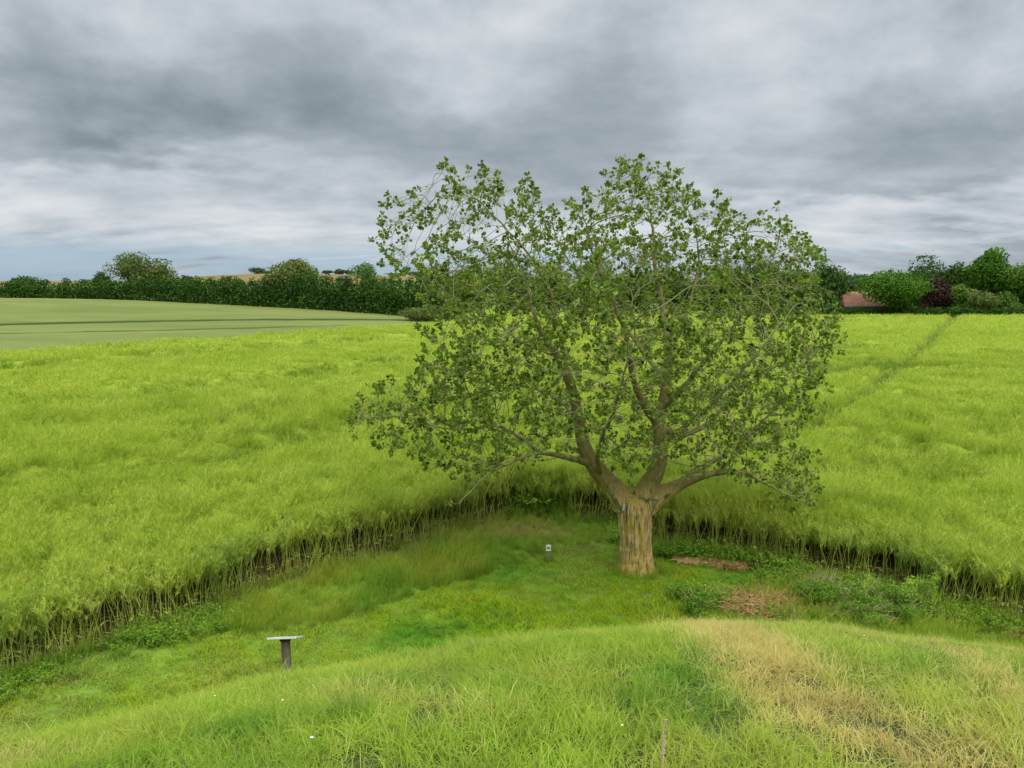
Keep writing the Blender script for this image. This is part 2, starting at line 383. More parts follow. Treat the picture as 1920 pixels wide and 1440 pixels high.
# ------------------------------------------------------------------ scatter (used for stuff only)
def strip_mesh(S):
    """S: list of dict(p (k,3), w (k), n side vectors (3), rnd) -> V, quads, rnd"""
    V = []; Q = []; A = []
    for pts, wd, side, r in S:
        n = len(V)
        for p_, w_ in zip(pts, wd):
            V.append(p_ - side * w_ / 2); V.append(p_ + side * w_ / 2); A += [r, r]
        for i in range(len(pts) - 1):
            a = n + 2 * i; Q.append((a, a + 1, a + 3, a + 2))
    return np.array(V), np.array(Q), np.array(A)
def blade(base, h, az, lean, curl, w, r, seg=3, droop=0.0):
    pts = []; wd = []; p = np.array(base, float); ang = lean
    d = np.array([math.cos(az), math.sin(az), 0]); step = h / seg
    side = np.array([-math.sin(az), math.cos(az), 0]); tw = random.uniform(-0.9, 0.9)
    side = side * math.cos(tw) + d * math.sin(tw)
    for i in range(seg + 1):
        pts.append(p.copy()); wd.append(w * (1 - (i / seg) ** 1.6) + 0.0006)
        p = p + (d * math.sin(ang) + np.array([0, 0, math.cos(ang)])) * step; ang = min(ang + curl / seg, 2.6)
    return pts, wd, side, r
def proto_grass(nb, spread, hmin, hmax, w, lean=(0.05, 0.6), curl=(0.2, 1.5), wind=0.0):
    S = []
    for _ in range(nb):
        a = random.uniform(0, 6.283); rr = spread * math.sqrt(random.random())
        az = random.uniform(0, 6.283)
        if random.random() < wind: az = random.gauss(0.15, 0.6)
        S.append(blade((rr * math.cos(a), rr * math.sin(a), -0.02), random.uniform(hmin, hmax), az, random.uniform(*lean), random.uniform(*curl), w * random.uniform(.6, 1.2), random.random(), 4 if hmax > .15 else 2))
    return strip_mesh(S)
def seedhead(S, base, h, w, r):
    az = random.gauss(0.2, 1.0)
    b = blade(base, h, az, random.uniform(.05, .3), random.uniform(.2, .6), w, r, 4); b = (b[0], [w] * 5, b[2], r); S.append(b)
    for k in range(7):
        t_ = 0.75 + 0.25 * k / 7; i = min(int(t_ * 4), 3); f = t_ * 4 - i
        p_ = b[0][i] * (1 - f) + b[0][i + 1] * f
        S.append(blade(p_, h * 0.07, random.uniform(0, 6.28), 0.7, 0.3, w * 2.0, min(1, r + .1), 1))
def proto_rape(ns, spread, h, w):
    """upper part of rapeseed plants: fanned racemes carrying thin pods"""
    S = []
    for _ in range(ns):
        a = random.uniform(0, 6.283); rr = spread * math.sqrt(random.random()); az = random.gauss(0.25, 1.1) 
        hh = h * random.uniform(.65, 1.1); r0 = random.random()
        b = blade((rr * math.cos(a), rr * math.sin(a), 0), hh, az, random.uniform(.05, .45), random.uniform(.2, .8), w * 0.9, r0, 3)
        S.append((b[0], [w * .9, w * .8, w * .6, w * .4], b[2], r0))
        for k in range(15):
            t_ = random.uniform(0.15, 1.0); i = min(int(t_ * 3), 2); f = t_ * 3 - i
            p_ = b[0][i] * (1 - f) + b[0][i + 1] * f
            S.append(blade(p_, h * random.uniform(.11, .20), random.gauss(az, 1.6), random.uniform(.4, 1.2), random.uniform(-.3, .3), w, min(1, max(0, r0 + random.uniform(-.3, .3))), 1))
    return strip_mesh(S)
def proto_plant(h, w):
    """a whole rapeseed plant for the field's edge: bare stem, drooping leaves low down, pods on top"""
    S = []
    az = random.gauss(0.2, 1.2); r0 = random.random() * .6 + .4
    b = blade((0, 0, -0.03), h * .8, az, random.uniform(.0, .2), random.uniform(.1, .45), w * 1.3, r0, 4); S.append((b[0], [w * 1.5, w * 1.3, w * 1.1, w, w * .8], b[2], r0))
    for k in range(7):
        t_ = random.uniform(0.68, 1.0); i = min(int(t_ * 4), 3); f = t_ * 4 - i
        p_ = b[0][i] * (1 - f) + b[0][i + 1] * f
        az2 = random.uniform(0, 6.283)
        c_ = blade(p_, h * random.uniform(.18, .32), az2, random.uniform(.3, .8), random.uniform(-.5, .2), w * .8, r0, 3); S.append(c_)
        for q in range(9):
            u = random.uniform(.3, 1); i2 = min(int(u * 3), 2); f2 = u * 3 - i2; pp = c_[0][i2] * (1 - f2) + c_[0][i2 + 1] * f2
            S.append(blade(pp, h * random.uniform(.05, .09), random.uniform(0, 6.28), random.uniform(.5, 1.3), 0.2, w * .9, random.random() * .5, 1))
    for k in range(random.choice((0, 0, 1, 2))):
        p_ = b[0][random.randint(0, 1)] + np.array([0, 0, .05])
        S.append(blade(p_, random.uniform(.12, .22), random.uniform(0, 6.28), 1.2, 1.0, .04, random.random() * .3, 2))
    return strip_mesh(S)
def proto_weed(h, n, lw):
    S = []
    for _ in range(n):
        a = random.uniform(0, 6.28); b = blade((.1 * math.cos(a), .1 * math.sin(a), -.02), h * random.uniform(.6, 1.1), a, random.uniform(.05, .5), random.uniform(.1, .5), .008, random.random(), 4)
        S.append((b[0], [.01, .009, .008, .006, .004], b[2], b[3]))
        for k in range(10):
            t_ = random.uniform(.15, 1); i = min(int(t_ * 4), 3); f = t_ * 4 - i; p_ = b[0][i] * (1 - f) + b[0][i + 1] * f
            q = blade(p_, lw * random.uniform(1.2, 2.2), random.uniform(0, 6.28), random.uniform(.7, 1.4), random.uniform(.2, .9), lw, random.random(), 3)
            S.append((q[0], [.004, lw, lw * .8, .002], q[2], q[3]))
    return strip_mesh(S)
def protos(name, mat, fn, n):
    c = bpy.data.collections.new(name)
    for i in range(n):
        V, Q, A = fn(i); me = mesh_np(name, V, quads=Q, attrs={'rnd': A}); me.materials.append(mat)
        c.objects.link(bpy.data.objects.new(f'{name}_{i:02d}', me))
    return c
def scatter(name, coll, nproto, P, rot, scl, dry=None, tone=None):
    me = bpy.data.meshes.new(name); n = len(P); me.vertices.add(n); me.vertices.foreach_set('co', np.asarray(P, np.float32).ravel())
    def add(k, v, typ='FLOAT', f='value'):
        a = me.attributes.new(k, typ, 'POINT'); a.data.foreach_set(f, np.ascontiguousarray(v).ravel())
    add('rot', np.asarray(rot, np.float32), 'FLOAT_VECTOR', 'vector'); add('scl', np.asarray(scl, np.float32), 'FLOAT_VECTOR', 'vector')
    add('idx', rng.integers(0, nproto, n).astype(np.int32), 'INT')
    add('dry', np.asarray(dry if dry is not None else np.zeros(n), np.float32)); add('tone', np.asarray(tone if tone is not None else np.zeros(n), np.float32))
    o = link(name, me)
    ng = bpy.data.node_groups.new(name, 'GeometryNodeTree'); ng.interface.new_socket('Geometry', in_out='INPUT', socket_type='NodeSocketGeometry'); ng.interface.new_socket('Geometry', in_out='OUTPUT', socket_type='NodeSocketGeometry')
    gi = ng.nodes.new('NodeGroupInput'); go = ng.nodes.new('NodeGroupOutput'); ip = ng.nodes.new('GeometryNodeInstanceOnPoints'); ci = ng.nodes.new('GeometryNodeCollectionInfo')
    ci.inputs['Collection'].default_value = coll; ci.inputs['Separate Children'].default_value = True; ci.inputs['Reset Children'].default_value = True
    def na(k, dt):
        a = ng.nodes.new('GeometryNodeInputNamedAttribute'); a.data_type = dt; a.inputs['Name'].default_value = k
        return [s for s in a.outputs if s.enabled and s.name == 'Attribute'][0]
    L = ng.links; L.new(gi.outputs[0], ip.inputs['Points']); L.new(ci.outputs[0], ip.inputs['Instance']); ip.inputs['Pick Instance'].default_value = True
    L.new(na('idx', 'INT'), ip.inputs['Instance Index']); L.new(na('rot', 'FLOAT_VECTOR'), ip.inputs['Rotation']); L.new(na('scl', 'FLOAT_VECTOR'), ip.inputs['Scale'])
    L.new(ip.outputs[0], go.inputs[0])
    md = o.modifiers.new('scatter', 'NODES'); md.node_group = ng
    return o
def wedge(n, r0, r1, half=0.66):
    r = np.sqrt(rng.uniform(r0 * r0, r1 * r1, n)); a = rng.uniform(-half, half, n); return r * np.sin(a), r * np.cos(a)
def wedge_n(dens, r0, r1, half=0.66): return int(dens * half * (r1 * r1 - r0 * r0))
def slope_tilt(x, y, amount=1.0):
    e = 0.15; gx_ = (terrain(x + e, y) - terrain(x - e, y)) / (2 * e); gy_ = (terrain(x, y + e) - terrain(x, y - e)) / (2 * e)
    return np.arctan(gy_) * amount, -np.arctan(gx_) * amount

# --- dry tracks on the mound, traced on its surface
DRY_LINES = [(line_px([(1240, 1166), (1330, 1178), (1400, 1205), (1450, 1250), (1500, 1300), (1560, 1345), (1640, 1380), (1780, 1450)]), 0.42, 1.0), (line_px([(1640, 1420), (1840, 1420)]), 0.22, 0.9),
             (line_px([(1770, 1215), (1830, 1250), (1880, 1290), (1950, 1330)]), 0.30, 0.65),
             (line_px([(1640, 1175), (1760, 1210)]), 0.15, 0.55),
             (line_px([(1560, 1250), (1620, 1290), (1690, 1340)]), 0.3, 0.4),
             (line_px([(700, 1222), (860, 1215)]), 0.3, 0.45), (line_px([(590, 1310), (760, 1330), (900, 1345)]), 0.28, 0.35), (line_px([(0, 1420), (60, 1440)]), 0.3, 0.5)]
def dryness(x, y):
    d = 0.10 + 0.35 * (fbm(x, y, 0.9, 61, 3) - 0.5) + 0.25 * sstep(1.0, 3.0, x)
    for L, wd, s in DRY_LINES:
        d = np.maximum(d, s * np.exp(-(dist_line(L, x, y) / wd) ** 2) + 0.35 * (vn(x, y, 0.35, 5) - 0.5))
    return np.clip(d, 0, 1)

# foreground mound grass
MG = protos('mound_grass_tuft', M['mound'], lambda i: proto_grass(28, 0.08, 0.05, 0.17, 0.0048, (0.1, 0.9), (0.4, 2.0), .35), 7)
n = wedge_n(270, 1.4, 9.0, 0.95); x, y = wedge(n, 1.4, 9.0, 0.95)
mz = mound(x, y); k = (mz > -0.6) & (mz > 0.3); x, y = x[k], y[k]
n2_ = vn(x, y, 0.45, 13) * .6 + vn(x, y, .16, 14) * .4; r_ = np.hypot(x, y); keep = rng.random(len(x)) < np.where(r_ < 6.9, 1.0, 0.35) * sstep(.12, .42, vn(x, y, .13, 15) * .6 + vn(x, y, .5, 16) * .4); x, y, n2_ = x[keep], y[keep], n2_[keep]
tx, ty = slope_tilt(x, y, 0.5); s = rng.uniform(.7, 1.2, len(x)) * (0.42 + 1.1 * n2_) * (1 - .45 * sstep(5.0, 6.6, np.hypot(x, y)))
dr = dryness(x, y)
tn = np.clip((fbm(x, y, 0.6, 91, 3) - 0.54) * 5, 0, 0.9 - .6 * sstep(4.5, 6, np.hypot(x, y)))
g = scatter('mound_grass', MG, 7, np.stack([x, y, terrain(x, y)], 1), np.stack([tx, ty, rng.uniform(-1, 1, len(x)) * 3.14], 1), np.stack([s, s, s], 1), dr, tn * (dr < .5))
tag(g, 'long bright green grass with straw yellow tracks on the mound in the foreground', 'grass', kind='stuff')

# mown grass in the hollow and the flat behind the mound
ROUGH_PX = [(300, 1205), (430, 1192), (560, 1182), (680, 1150), (800, 1110), (900, 1085), (960, 1065), (1060, 1030), (1150, 1010), (1165, 985)]
ROUGH = [flat_at(*p) for p in ROUGH_PX]
RPOLY = [e for e in EDGE if -60 < 0] and ([flat_at(*p) for p in ROUGH_PX] + [flat_at(*p) for p in ((1136, 972), (1015, 958), (947, 966), (878, 982), (758, 1018), (661, 1048), (569, 1064), (500, 1090), (430, 1118), (330, 1166))])
LG = protos('mown_grass_tuft', M['lawn'], lambda i: proto_grass(30, 0.13, 0.05, 0.12, 0.012, (0.2, 1.0), (0.3, 1.4), .3), 6)
n = wedge_n(75, 9.0, 24, 0.78); x, y = wedge(n, 9.0, 24, 0.78)
k = ~poly_in(CROP, x, y) & (mound(x, y) < 0.8) & ~poly_in(RPOLY, x, y) & (dist_line([flat_at(*p) for p in ((1270, 1048), (1330, 1054), (1410, 1064))], x, y) > .15); x, y = x[k], y[k]
s = rng.uniform(.8, 1.3, len(x)) * (0.7 + 0.7 * vn(x, y, 0.8, 19))
treeP = at(1193, 1070)
dl = 0.12 + 0.75 * (fbm(x, y, 1.5, 71, 3) - 0.5) + 0.25 * sstep(-0.8, -3.4, x) * sstep(14, 11, y)
dl = dl + 0.35 * np.exp(-(dist_line(line_px([(1040, 1042), (1110, 1028), (1160, 1018)]), x, y) / .35) ** 2) + .3 * np.exp(-(dist_line(line_px([(1050, 1085), (1130, 1058), (1160, 1050)]), x, y) / .5) ** 2)
tl = np.clip(0.10 + 4.0 * (fbm(x, y, 1.8, 81, 3) - 0.52) + 0.9 * np.exp(-np.hypot((x - treeP[0] - .3) / 2.6, (y - treeP[1] + .6) / 1.6) ** 2), 0, 1)  # patchy tone, plus the shade round the trunk's foot put into the grass colour
g = scatter('mown_grass', LG, 6, np.stack([x, y, terrain(x, y)], 1), np.stack([0 * x, 0 * x, rng.uniform(-3, 3, len(x))], 1), np.stack([s, s, s], 1), np.clip(dl, 0, 1), tl)
tag(g, 'short mown green grass in the hollow round the tree', 'grass', kind='stuff')

# rough long grass between the mown grass and the crop
def fn_rough(i):
    S = []; 
    for _ in range(26):
        a = random.uniform(0, 6.28); rr = .14 * math.sqrt(random.random())
        S.append(blade((rr * math.cos(a), rr * math.sin(a), -.02), random.uniform(.22, .55), random.gauss(.4, .8), random.uniform(.1, .5), random.uniform(.4, 1.3), .010, random.random(), 4))
    for _ in range(3): seedhead(S, (random.uniform(-.1, .1), random.uniform(-.1, .1), 0), random.uniform(.45, .65), .006, .9)
    return strip_mesh(S)
RG = protos('rough_grass_tuft', M['rough'], fn_rough, 6)
STRAW = [flat_at(*p) for p in ((1270, 1048), (1330, 1054), (1410, 1064))]
n = wedge_n(55, 10, 24, 0.68); x, y = wedge(n, 10, 24, 0.68)
inR = poly_in(RPOLY, x, y); ed = edge_d(x, y)
k = (~poly_in(CROP, x, y)) & (inR | ((ed < 0.35) & (x < -2)) | ((ed < np.where(x < 5, 0.7, 3.0)) & (x > 2.6) & (dist_line(STRAW, x, y) > .35) & (rng.random(len(x)) < .75)) | ((mound(x, y) < 1.3) & (mound(x, y) > -0.2) & (rng.random(len(x)) < .3)))
x, y, ed = x[k], y[k], ed[k]
s = rng.uniform(.6, 1.05, len(x)) * (0.42 + 0.5 * vn(x, y, 1.0, 33))
ta = rng.uniform(0, 6.28, 130); tr0 = rng.uniform(.36, .62, 130); pa = rng.uniform(0, 6.28, 30); p1_ = flat_at(537, 1272); p2_ = flat_at(1028, 1052)
x = np.concatenate([x, treeP[0] + tr0 * np.cos(ta), p1_[0] + .12 * np.cos(pa), p2_[0] + .09 * np.cos(pa)]); y = np.concatenate([y, treeP[1] + tr0 * np.sin(ta), p1_[1] + .12 * np.sin(pa), p2_[1] + .09 * np.sin(pa)])
s = np.concatenate([s, rng.uniform(.25, .5, 130), rng.uniform(.2, .35, 60)])
dR = np.clip(0.02 + .6 * (fbm(x, y, 1.2, 35, 3) - .5), 0, 1)
c1 = flat_at(985, 1000); dR = np.maximum(dR, 0.85 * np.exp(-np.hypot((x - c1[0]) / 1.1, (y - c1[1]) / .6) ** 2))
g = scatter('rough_grass', RG, 6, np.stack([x, y, terrain(x, y)], 1), np.stack([0 * x, 0 * x, rng.normal(0, .5, len(x))], 1), np.stack([s, s, s], 1), dR, np.clip(2.2 * (fbm(x, y, 1.5, 37) - .45) + sstep(-4.5, -6.5, x) * .5, 0, 1))
tag(g, 'unmown olive green grass leaning in the wind along the crop', 'grass', kind='stuff')

# low weeds along the right edge of the crop and on the left bank
WG = protos('weed_plant', M['weed'], lambda i: proto_weed(.40, 9, .035), 6)
def ribbon(L, n, wd):
    L = np.array(L); seg = np.hypot(*(L[1:] - L[:-1]).T); cum = np.concatenate([[0], np.cumsum(seg)]); t_ = rng.uniform(0, cum[-1], n)
    x = np.interp(t_, cum, L[:, 0]) + rng.normal(0, wd, n); y = np.interp(t_, cum, L[:, 1]) + rng.normal(0, wd, n); return x, y
xs = []; ys = []; ss = []; dd = []
for L, n, wd, sc, dy_ in ((([(1225, 1036), (1290, 1040), (1360, 1050), (1440, 1062), (1500, 1085)]), 260, .2, .9, 0), ([(1500, 1085), (1620, 1105), (1690, 1120), (1770, 1150), (1860, 1168), (2000, 1195)], 300, .25, .7, .1),
                     ([(240, 1205), (330, 1185), (420, 1165)], 130, .28, .7, .1), ([(-100, 1320), (40, 1275), (100, 1262)], 150, .25, .6, .1), ([(1280, 1120), (1320, 1115), (1345, 1130)], 90, .2, .7, .15), ([(1370, 1118), (1440, 1100), (1510, 1112)], 70, .25, .6, .1), ([(1380, 1140), (1440, 1150), (1500, 1145)], 60, .25, .5, .2),
                     ([(1560, 1110), (1640, 1120), (1700, 1135)], 130, .35, .7, .3), ([(1440, 1085), (1540, 1105)], 90, .3, .7, .1), ([(760, 1195), (850, 1175), (960, 1160)], 60, .3, .35, 0), ([(1000, 960), (1040, 945)], 60, .25, 1.6, 0), ([(1150, 1000), (1160, 1020)], 40, .12, .7, .8), ([(960, 965), (1060, 962)], 60, .15, .9, 0)):
    x, y = ribbon([flat_at(*p) for p in L], n, wd); xs.append(x); ys.append(y); ss.append(rng.uniform(.6, 1.2, n) * sc); dd.append(np.clip(rng.normal(dy_, .12, n), 0, 1))
x = np.concatenate(xs); y = np.concatenate(ys); s = np.concatenate(ss)
g = scatter('low_weeds', WG, 6, np.stack([x, y, terrain(x, y)], 1), np.stack([0 * x, 0 * x, rng.uniform(-3, 3, len(x))], 1), np.stack([s, s, s], 1), np.concatenate(dd))
tag(g, 'low dark green weeds along the foot of the crop', 'weeds', kind='stuff')

# ------------------------------------------------------------------ rapeseed crop
RP = protos('rapeseed_top', M['rape'], lambda i: proto_rape(11, 0.20, 0.55, 0.009), 6)
RF = protos('rapeseed_top_far', M['rape'], lambda i: proto_rape(10, 0.26, 0.40, 0.013), 5)
PL = protos('rapeseed_plant', M['stem'], lambda i: proto_plant(random.uniform(1.15, 1.4), .011), 8)
Ps = []; Rs = []; Ss = []; Ts = []
def crop_pts(dens, r0, r1):
    n = wedge_n(dens, r0, r1, .72); x, y = wedge(n, r0, r1, .72)
    k = poly_in(CROP, x, y); x, y = x[k], y[k]
    D = depress(x, y); k = rng.random(len(x)) > D * 0.80; return x[k], y[k], D[k]
for dens, r0, r1, sc in ((26, 10, 24, 1.0), (15, 24, 38, 1.2)):
    x, y, D = crop_pts(dens, r0, r1); e = edge_d(x, y); k = e > 0.0; x, y, D, e = x[k], y[k], D[k], e[k]
    s = rng.uniform(.75, 1.2, len(x)) * sc
    z = terrain(x, y) + 0.84 + rng.normal(0, .05, len(x)) + canopy_bump(x, y) * 0.8 - 0.55 * D
    lean = rng.normal(.12, .14, len(x)) + 0.5 * (vn(x, y, 2.2, 44) - .5)
    Ps.append(np.stack([x, y, z], 1)); Rs.append(np.stack([rng.normal(-.08, .22, len(x)), lean, rng.normal(0, .9, len(x))], 1)); Ss.append(np.stack([s, s, s * rng.uniform(.8, 1.1, len(x))], 1))
    Ts.append(np.clip(D * 1.1 + 1.05 * (fbm(x * .6, y * 1.3, 1.6, 45, 3) - .52) + 1.2 * (vn(x + y * .4, y, .55, 48) - .62) + (rng.random(len(x)) > .93) * .5, 0, 1))
# holes and edges of the crop are greener
o = scatter('rapeseed_crop', RP, 6, np.concatenate(Ps), np.concatenate(Rs), np.concatenate(Ss), None, np.concatenate(Ts))
tag(o, 'nearer part of the yellow green rapeseed crop, dense tops heavy with pods', 'crop', kind='stuff')
Ps = []; Rs = []; Ss = []; Ts = []
for dens, r0, r1, sc in ((6.0, 38, 66, 1.8), (2.3, 66, 112, 2.7), (0.8, 112, 240, 4.2)):
    x, y, D = crop_pts(dens, r0, r1)
    s = rng.uniform(.75, 1.2, len(x)) * sc; sz = s * (.62 if sc > 2 else .8) * (.7 if sc > 4 else 1)
    s = s * (1 - .35 * D); sz = sz * (1 - .35 * D); z = terrain(x, y) + 1.32 - .36 * sz + canopy_bump(x, y) * .7 - .65 * D
    Ps.append(np.stack([x, y, z], 1)); Rs.append(np.stack([rng.normal(0, .1, len(x)), rng.normal(.1, .14, len(x)), rng.uniform(-3, 3, len(x))], 1)); Ss.append(np.stack([s, s, sz], 1))
    Ts.append(np.clip(D * 1.2 + 1.0 * (fbm(x * .35, y * 1.3, 5, 46, 3) - .54) + 1.0 * (vn(x * .5, y, 1.6, 49) - .66), 0, 1))
o = scatter('rapeseed_crop', RF, 5, np.concatenate(Ps), np.concatenate(Rs), np.concatenate(Ss), None, np.concatenate(Ts))
tag(o, 'farther part of the yellow green rapeseed crop reaching to the trees', 'crop', kind='stuff')
# whole plants at the edge
x, y = ribbon(EDGE, 5600, .01); nx_ = rng.exponential(.75, len(x)); a = rng.uniform(0, 6.28, len(x)); x = x + nx_ * np.cos(a); y = y + nx_ * np.sin(a)
k = poly_in(CROP, x, y) & (np.hypot(x, y) < 26) & (rng.random(len(x)) > .5 * (vn(x, y, .7, 55) > .62)); x, y = x[k], y[k]
s = rng.uniform(.8, 1.1, len(x))
o = scatter('rapeseed_edge_plants', PL, 8, np.stack([x, y, terrain(x, y)], 1), np.stack([rng.normal(0, .08, len(x)), rng.normal(.08, .1, len(x)), rng.uniform(-3, 3, len(x))], 1), np.stack([s, s, s], 1), None, np.clip(rng.normal(.0, .15, len(x)) + .35 * (vn(x, y, 1.5, 56) > .7), 0, 1))
tag(o, 'pale bare rapeseed stalks standing in the open edge of the crop', 'crop', kind='stuff')
# leaf layer below the tops
hx_ = warp(520, 260, 4.6); hy_ = np.concatenate([np.linspace(9, 24, 130), 24 * np.exp(np.linspace(0, math.log(FARY / 24), 240))[1:]])
HX, HY = np.meshgrid(hx_, hy_); xx, yy = HX.ravel(), HY.ravel()
inside = poly_in(CROP, xx, yy) & ((edge_d(xx, yy) > 0.85)) & (np.abs(xx) < 20 + yy)
zz_ = terrain(xx, yy) + 0.98 + canopy_bump(xx, yy) * .8 - 0.60 * depress(xx, yy) + .10 * (vn(xx, yy, .28, 3) - .5)
Q = grid_quads(len(hx_), len(hy_)); Q = Q[inside[Q].all(1)]
used, inv = np.unique(Q, return_inverse=True); Q = inv.reshape(-1, 4)
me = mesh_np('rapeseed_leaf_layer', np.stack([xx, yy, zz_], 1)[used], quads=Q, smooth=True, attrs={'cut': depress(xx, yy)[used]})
m, t, out = mat_new('rapeseed_leaf_layer'); pos = t.new('ShaderNodeNewGeometry').outputs['Position']
c = t.mix(t.ramp(t.noise(t.mapv(pos, (.7, 1.2, 1)), 3.0, 5, .7), .3, .7), (0.20, 0.28, .025), (.36, .44, .05))
c = t.mix(t.m('MULTIPLY', t.ramp(t.noise(t.mapv(pos, (.12, .5, 1)), 1.0, 5, .65, .5), .50, .72), .55), c, (.20, .34, .03))
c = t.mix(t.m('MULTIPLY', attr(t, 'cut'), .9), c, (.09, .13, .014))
p = t.new('ShaderNodeBsdfPrincipled', i_Roughness=.9); t.put(p.inputs['Base Color'], c); p.inputs['Specular IOR Level'].default_value = .1
bp = t.new('ShaderNodeBump'); bp.inputs['Strength'].default_value = 1; bp.inputs['Distance'].default_value = .12
t.put(bp.inputs['Height'], t.noise(pos, 5, 6, .75)); t.l.new(bp.outputs[0], p.inputs['Normal']); t.l.new(p.outputs[0], out.inputs[0])
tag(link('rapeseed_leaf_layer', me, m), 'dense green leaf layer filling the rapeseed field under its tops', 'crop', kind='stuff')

# ------------------------------------------------------------------ wheat field on the left
WP = WB + [(5.0, 150.0), (-6, 172), (-60, 190), (-200, 235), (-330, 240), (-330, 60)]
wx_ = np.linspace(-330, 10, 480); wy_ = 50 * np.exp(np.linspace(0, math.log(230 / 50), 420))
HX, HY = np.meshgrid(wx_, wy_); xx, yy = HX.ravel(), HY.ravel()
TR1 = line_px([(-300, 624), (0, 610), (120, 606), (480, 600), (700, 600), (790, 601)], .75); TR2 = line_px([(-200, 634), (0, 627), (240, 622), (480, 616), (640, 611)], .75)
TR3 = line_px([(230, 590), (300, 590)], .75)
HEDGE_L = [(-330.0, 190.0)] + [tuple(at(a, b)[:2]) for a, b in ((60, 583), (210, 581), (440, 577), (560, 580), (700, 592))] + [tuple(at(850, 603)[:2])]
HEDGE = [(at(-150, 560)[0], 200.0)]
def az_pt(px, dist): return (float((px - 960) / F * dist), float(dist))
HEDGE = [az_pt(-250, 182), az_pt(0, 178), az_pt(210, 172), az_pt(440, 160), az_pt(600, 147), az_pt(700, 136), az_pt(780, 128), az_pt(850, 121)]
hp = np.array(HEDGE); hedge_y = np.interp(xx, hp[:, 0], hp[:, 1])
d1 = dist_line(TR1, xx, yy); d2 = dist_line(TR2, xx, yy)
dp = np.maximum(1 - sstep(1.6, 3.2, d1 + .8 * (vn(xx, yy, 4, 3) - .5)), .8 * (1 - sstep(.9, 2.0, d2 + 1.2 * vn(xx, yy, 3, 2)))); dp = np.maximum(dp, .5 * (1 - sstep(.4, .8, dist_line(TR3, xx, yy) + vn(xx, yy, 2, 6))))
ok = poly_in(WP, xx, yy) & (yy < hedge_y - 1.0)
zz_ = terrain(xx, yy) + .85 - .12 * dp + .12 * (fbm(xx, yy, 3, 8) - .5)
Q = grid_quads(len(wx_), len(wy_)); Q = Q[ok[Q].all(1)]; used, inv = np.unique(Q, return_inverse=True); Q = inv.reshape(-1, 4)
me = mesh_np('wheat_crop', np.stack([xx, yy, zz_], 1)[used], quads=Q, smooth=True, attrs={'cut': dp[used]})
m, t, out = mat_new('green_wheat'); pos = t.new('ShaderNodeNewGeometry').outputs['Position']
c = t.mix(t.ramp(t.noise(t.mapv(pos, (.03, .10, 1)), 1.0, 5, .6), .35, .65), (.145, .175, .045), (.215, .235, .065))
c = t.mix(t.m('MULTIPLY', t.noise(t.mapv(pos, (.3, 1.2, 1)), 2.0, 4, .7), .5), c, (.135, .185, .06))
c = t.mix(t.m('MULTIPLY', attr(t, 'cut'), .95), c, (.035, .06, .01))
p = t.new('ShaderNodeBsdfPrincipled', i_Roughness=.9); t.put(p.inputs['Base Color'], c); p.inputs['Specular IOR Level'].default_value = .1
bp = t.new('ShaderNodeBump'); bp.inputs['Strength'].default_value = .6; bp.inputs['Distance'].default_value = .2
t.put(bp.inputs['Height'], t.noise(pos, 3, 6, .75)); t.l.new(bp.outputs[0], p.inputs['Normal']); t.l.new(p.outputs[0], out.inputs[0])
tag(link('wheat_crop', me, m), 'grey green wheat field with dark tramlines below the hedge on the left', 'crop', kind='stuff')
#@@TREE
# ------------------------------------------------------------------ the poplar
TY = float(treeP[1])                       # its distance from the camera
def tube(V, Q, pts, rad, sides, cap=True):
    pts = np.asarray(pts, float); n = len(pts); k = len(V)
    up = np.array([0.0, 0.3, 1.0]); prev = None
    T = np.gradient(pts, axis=0); T /= (np.linalg.norm(T, axis=1, keepdims=True) + 1e-9)
    ang = np.arange(sides) * 2 * math.pi / sides
    for i in range(n):
        if prev is None:
            a = np.cross(T[i], np.array([0.31, 0.9, 0.2])); 
        else: a = prev - T[i] * prev.dot(T[i])
        a /= np.linalg.norm(a) + 1e-9; prev = a; b = np.cross(T[i], a)
        ring = pts[i] + rad[i] * (np.cos(ang)[:, None] * a + np.sin(ang)[:, None] * b)
        V.extend(ring)
    for i in range(n - 1):
        for j in range(sides):
            j2 = (j + 1) % sides; a = k + i * sides
            Q.append((a + j, a + j2, a + sides + j2, a + sides + j))
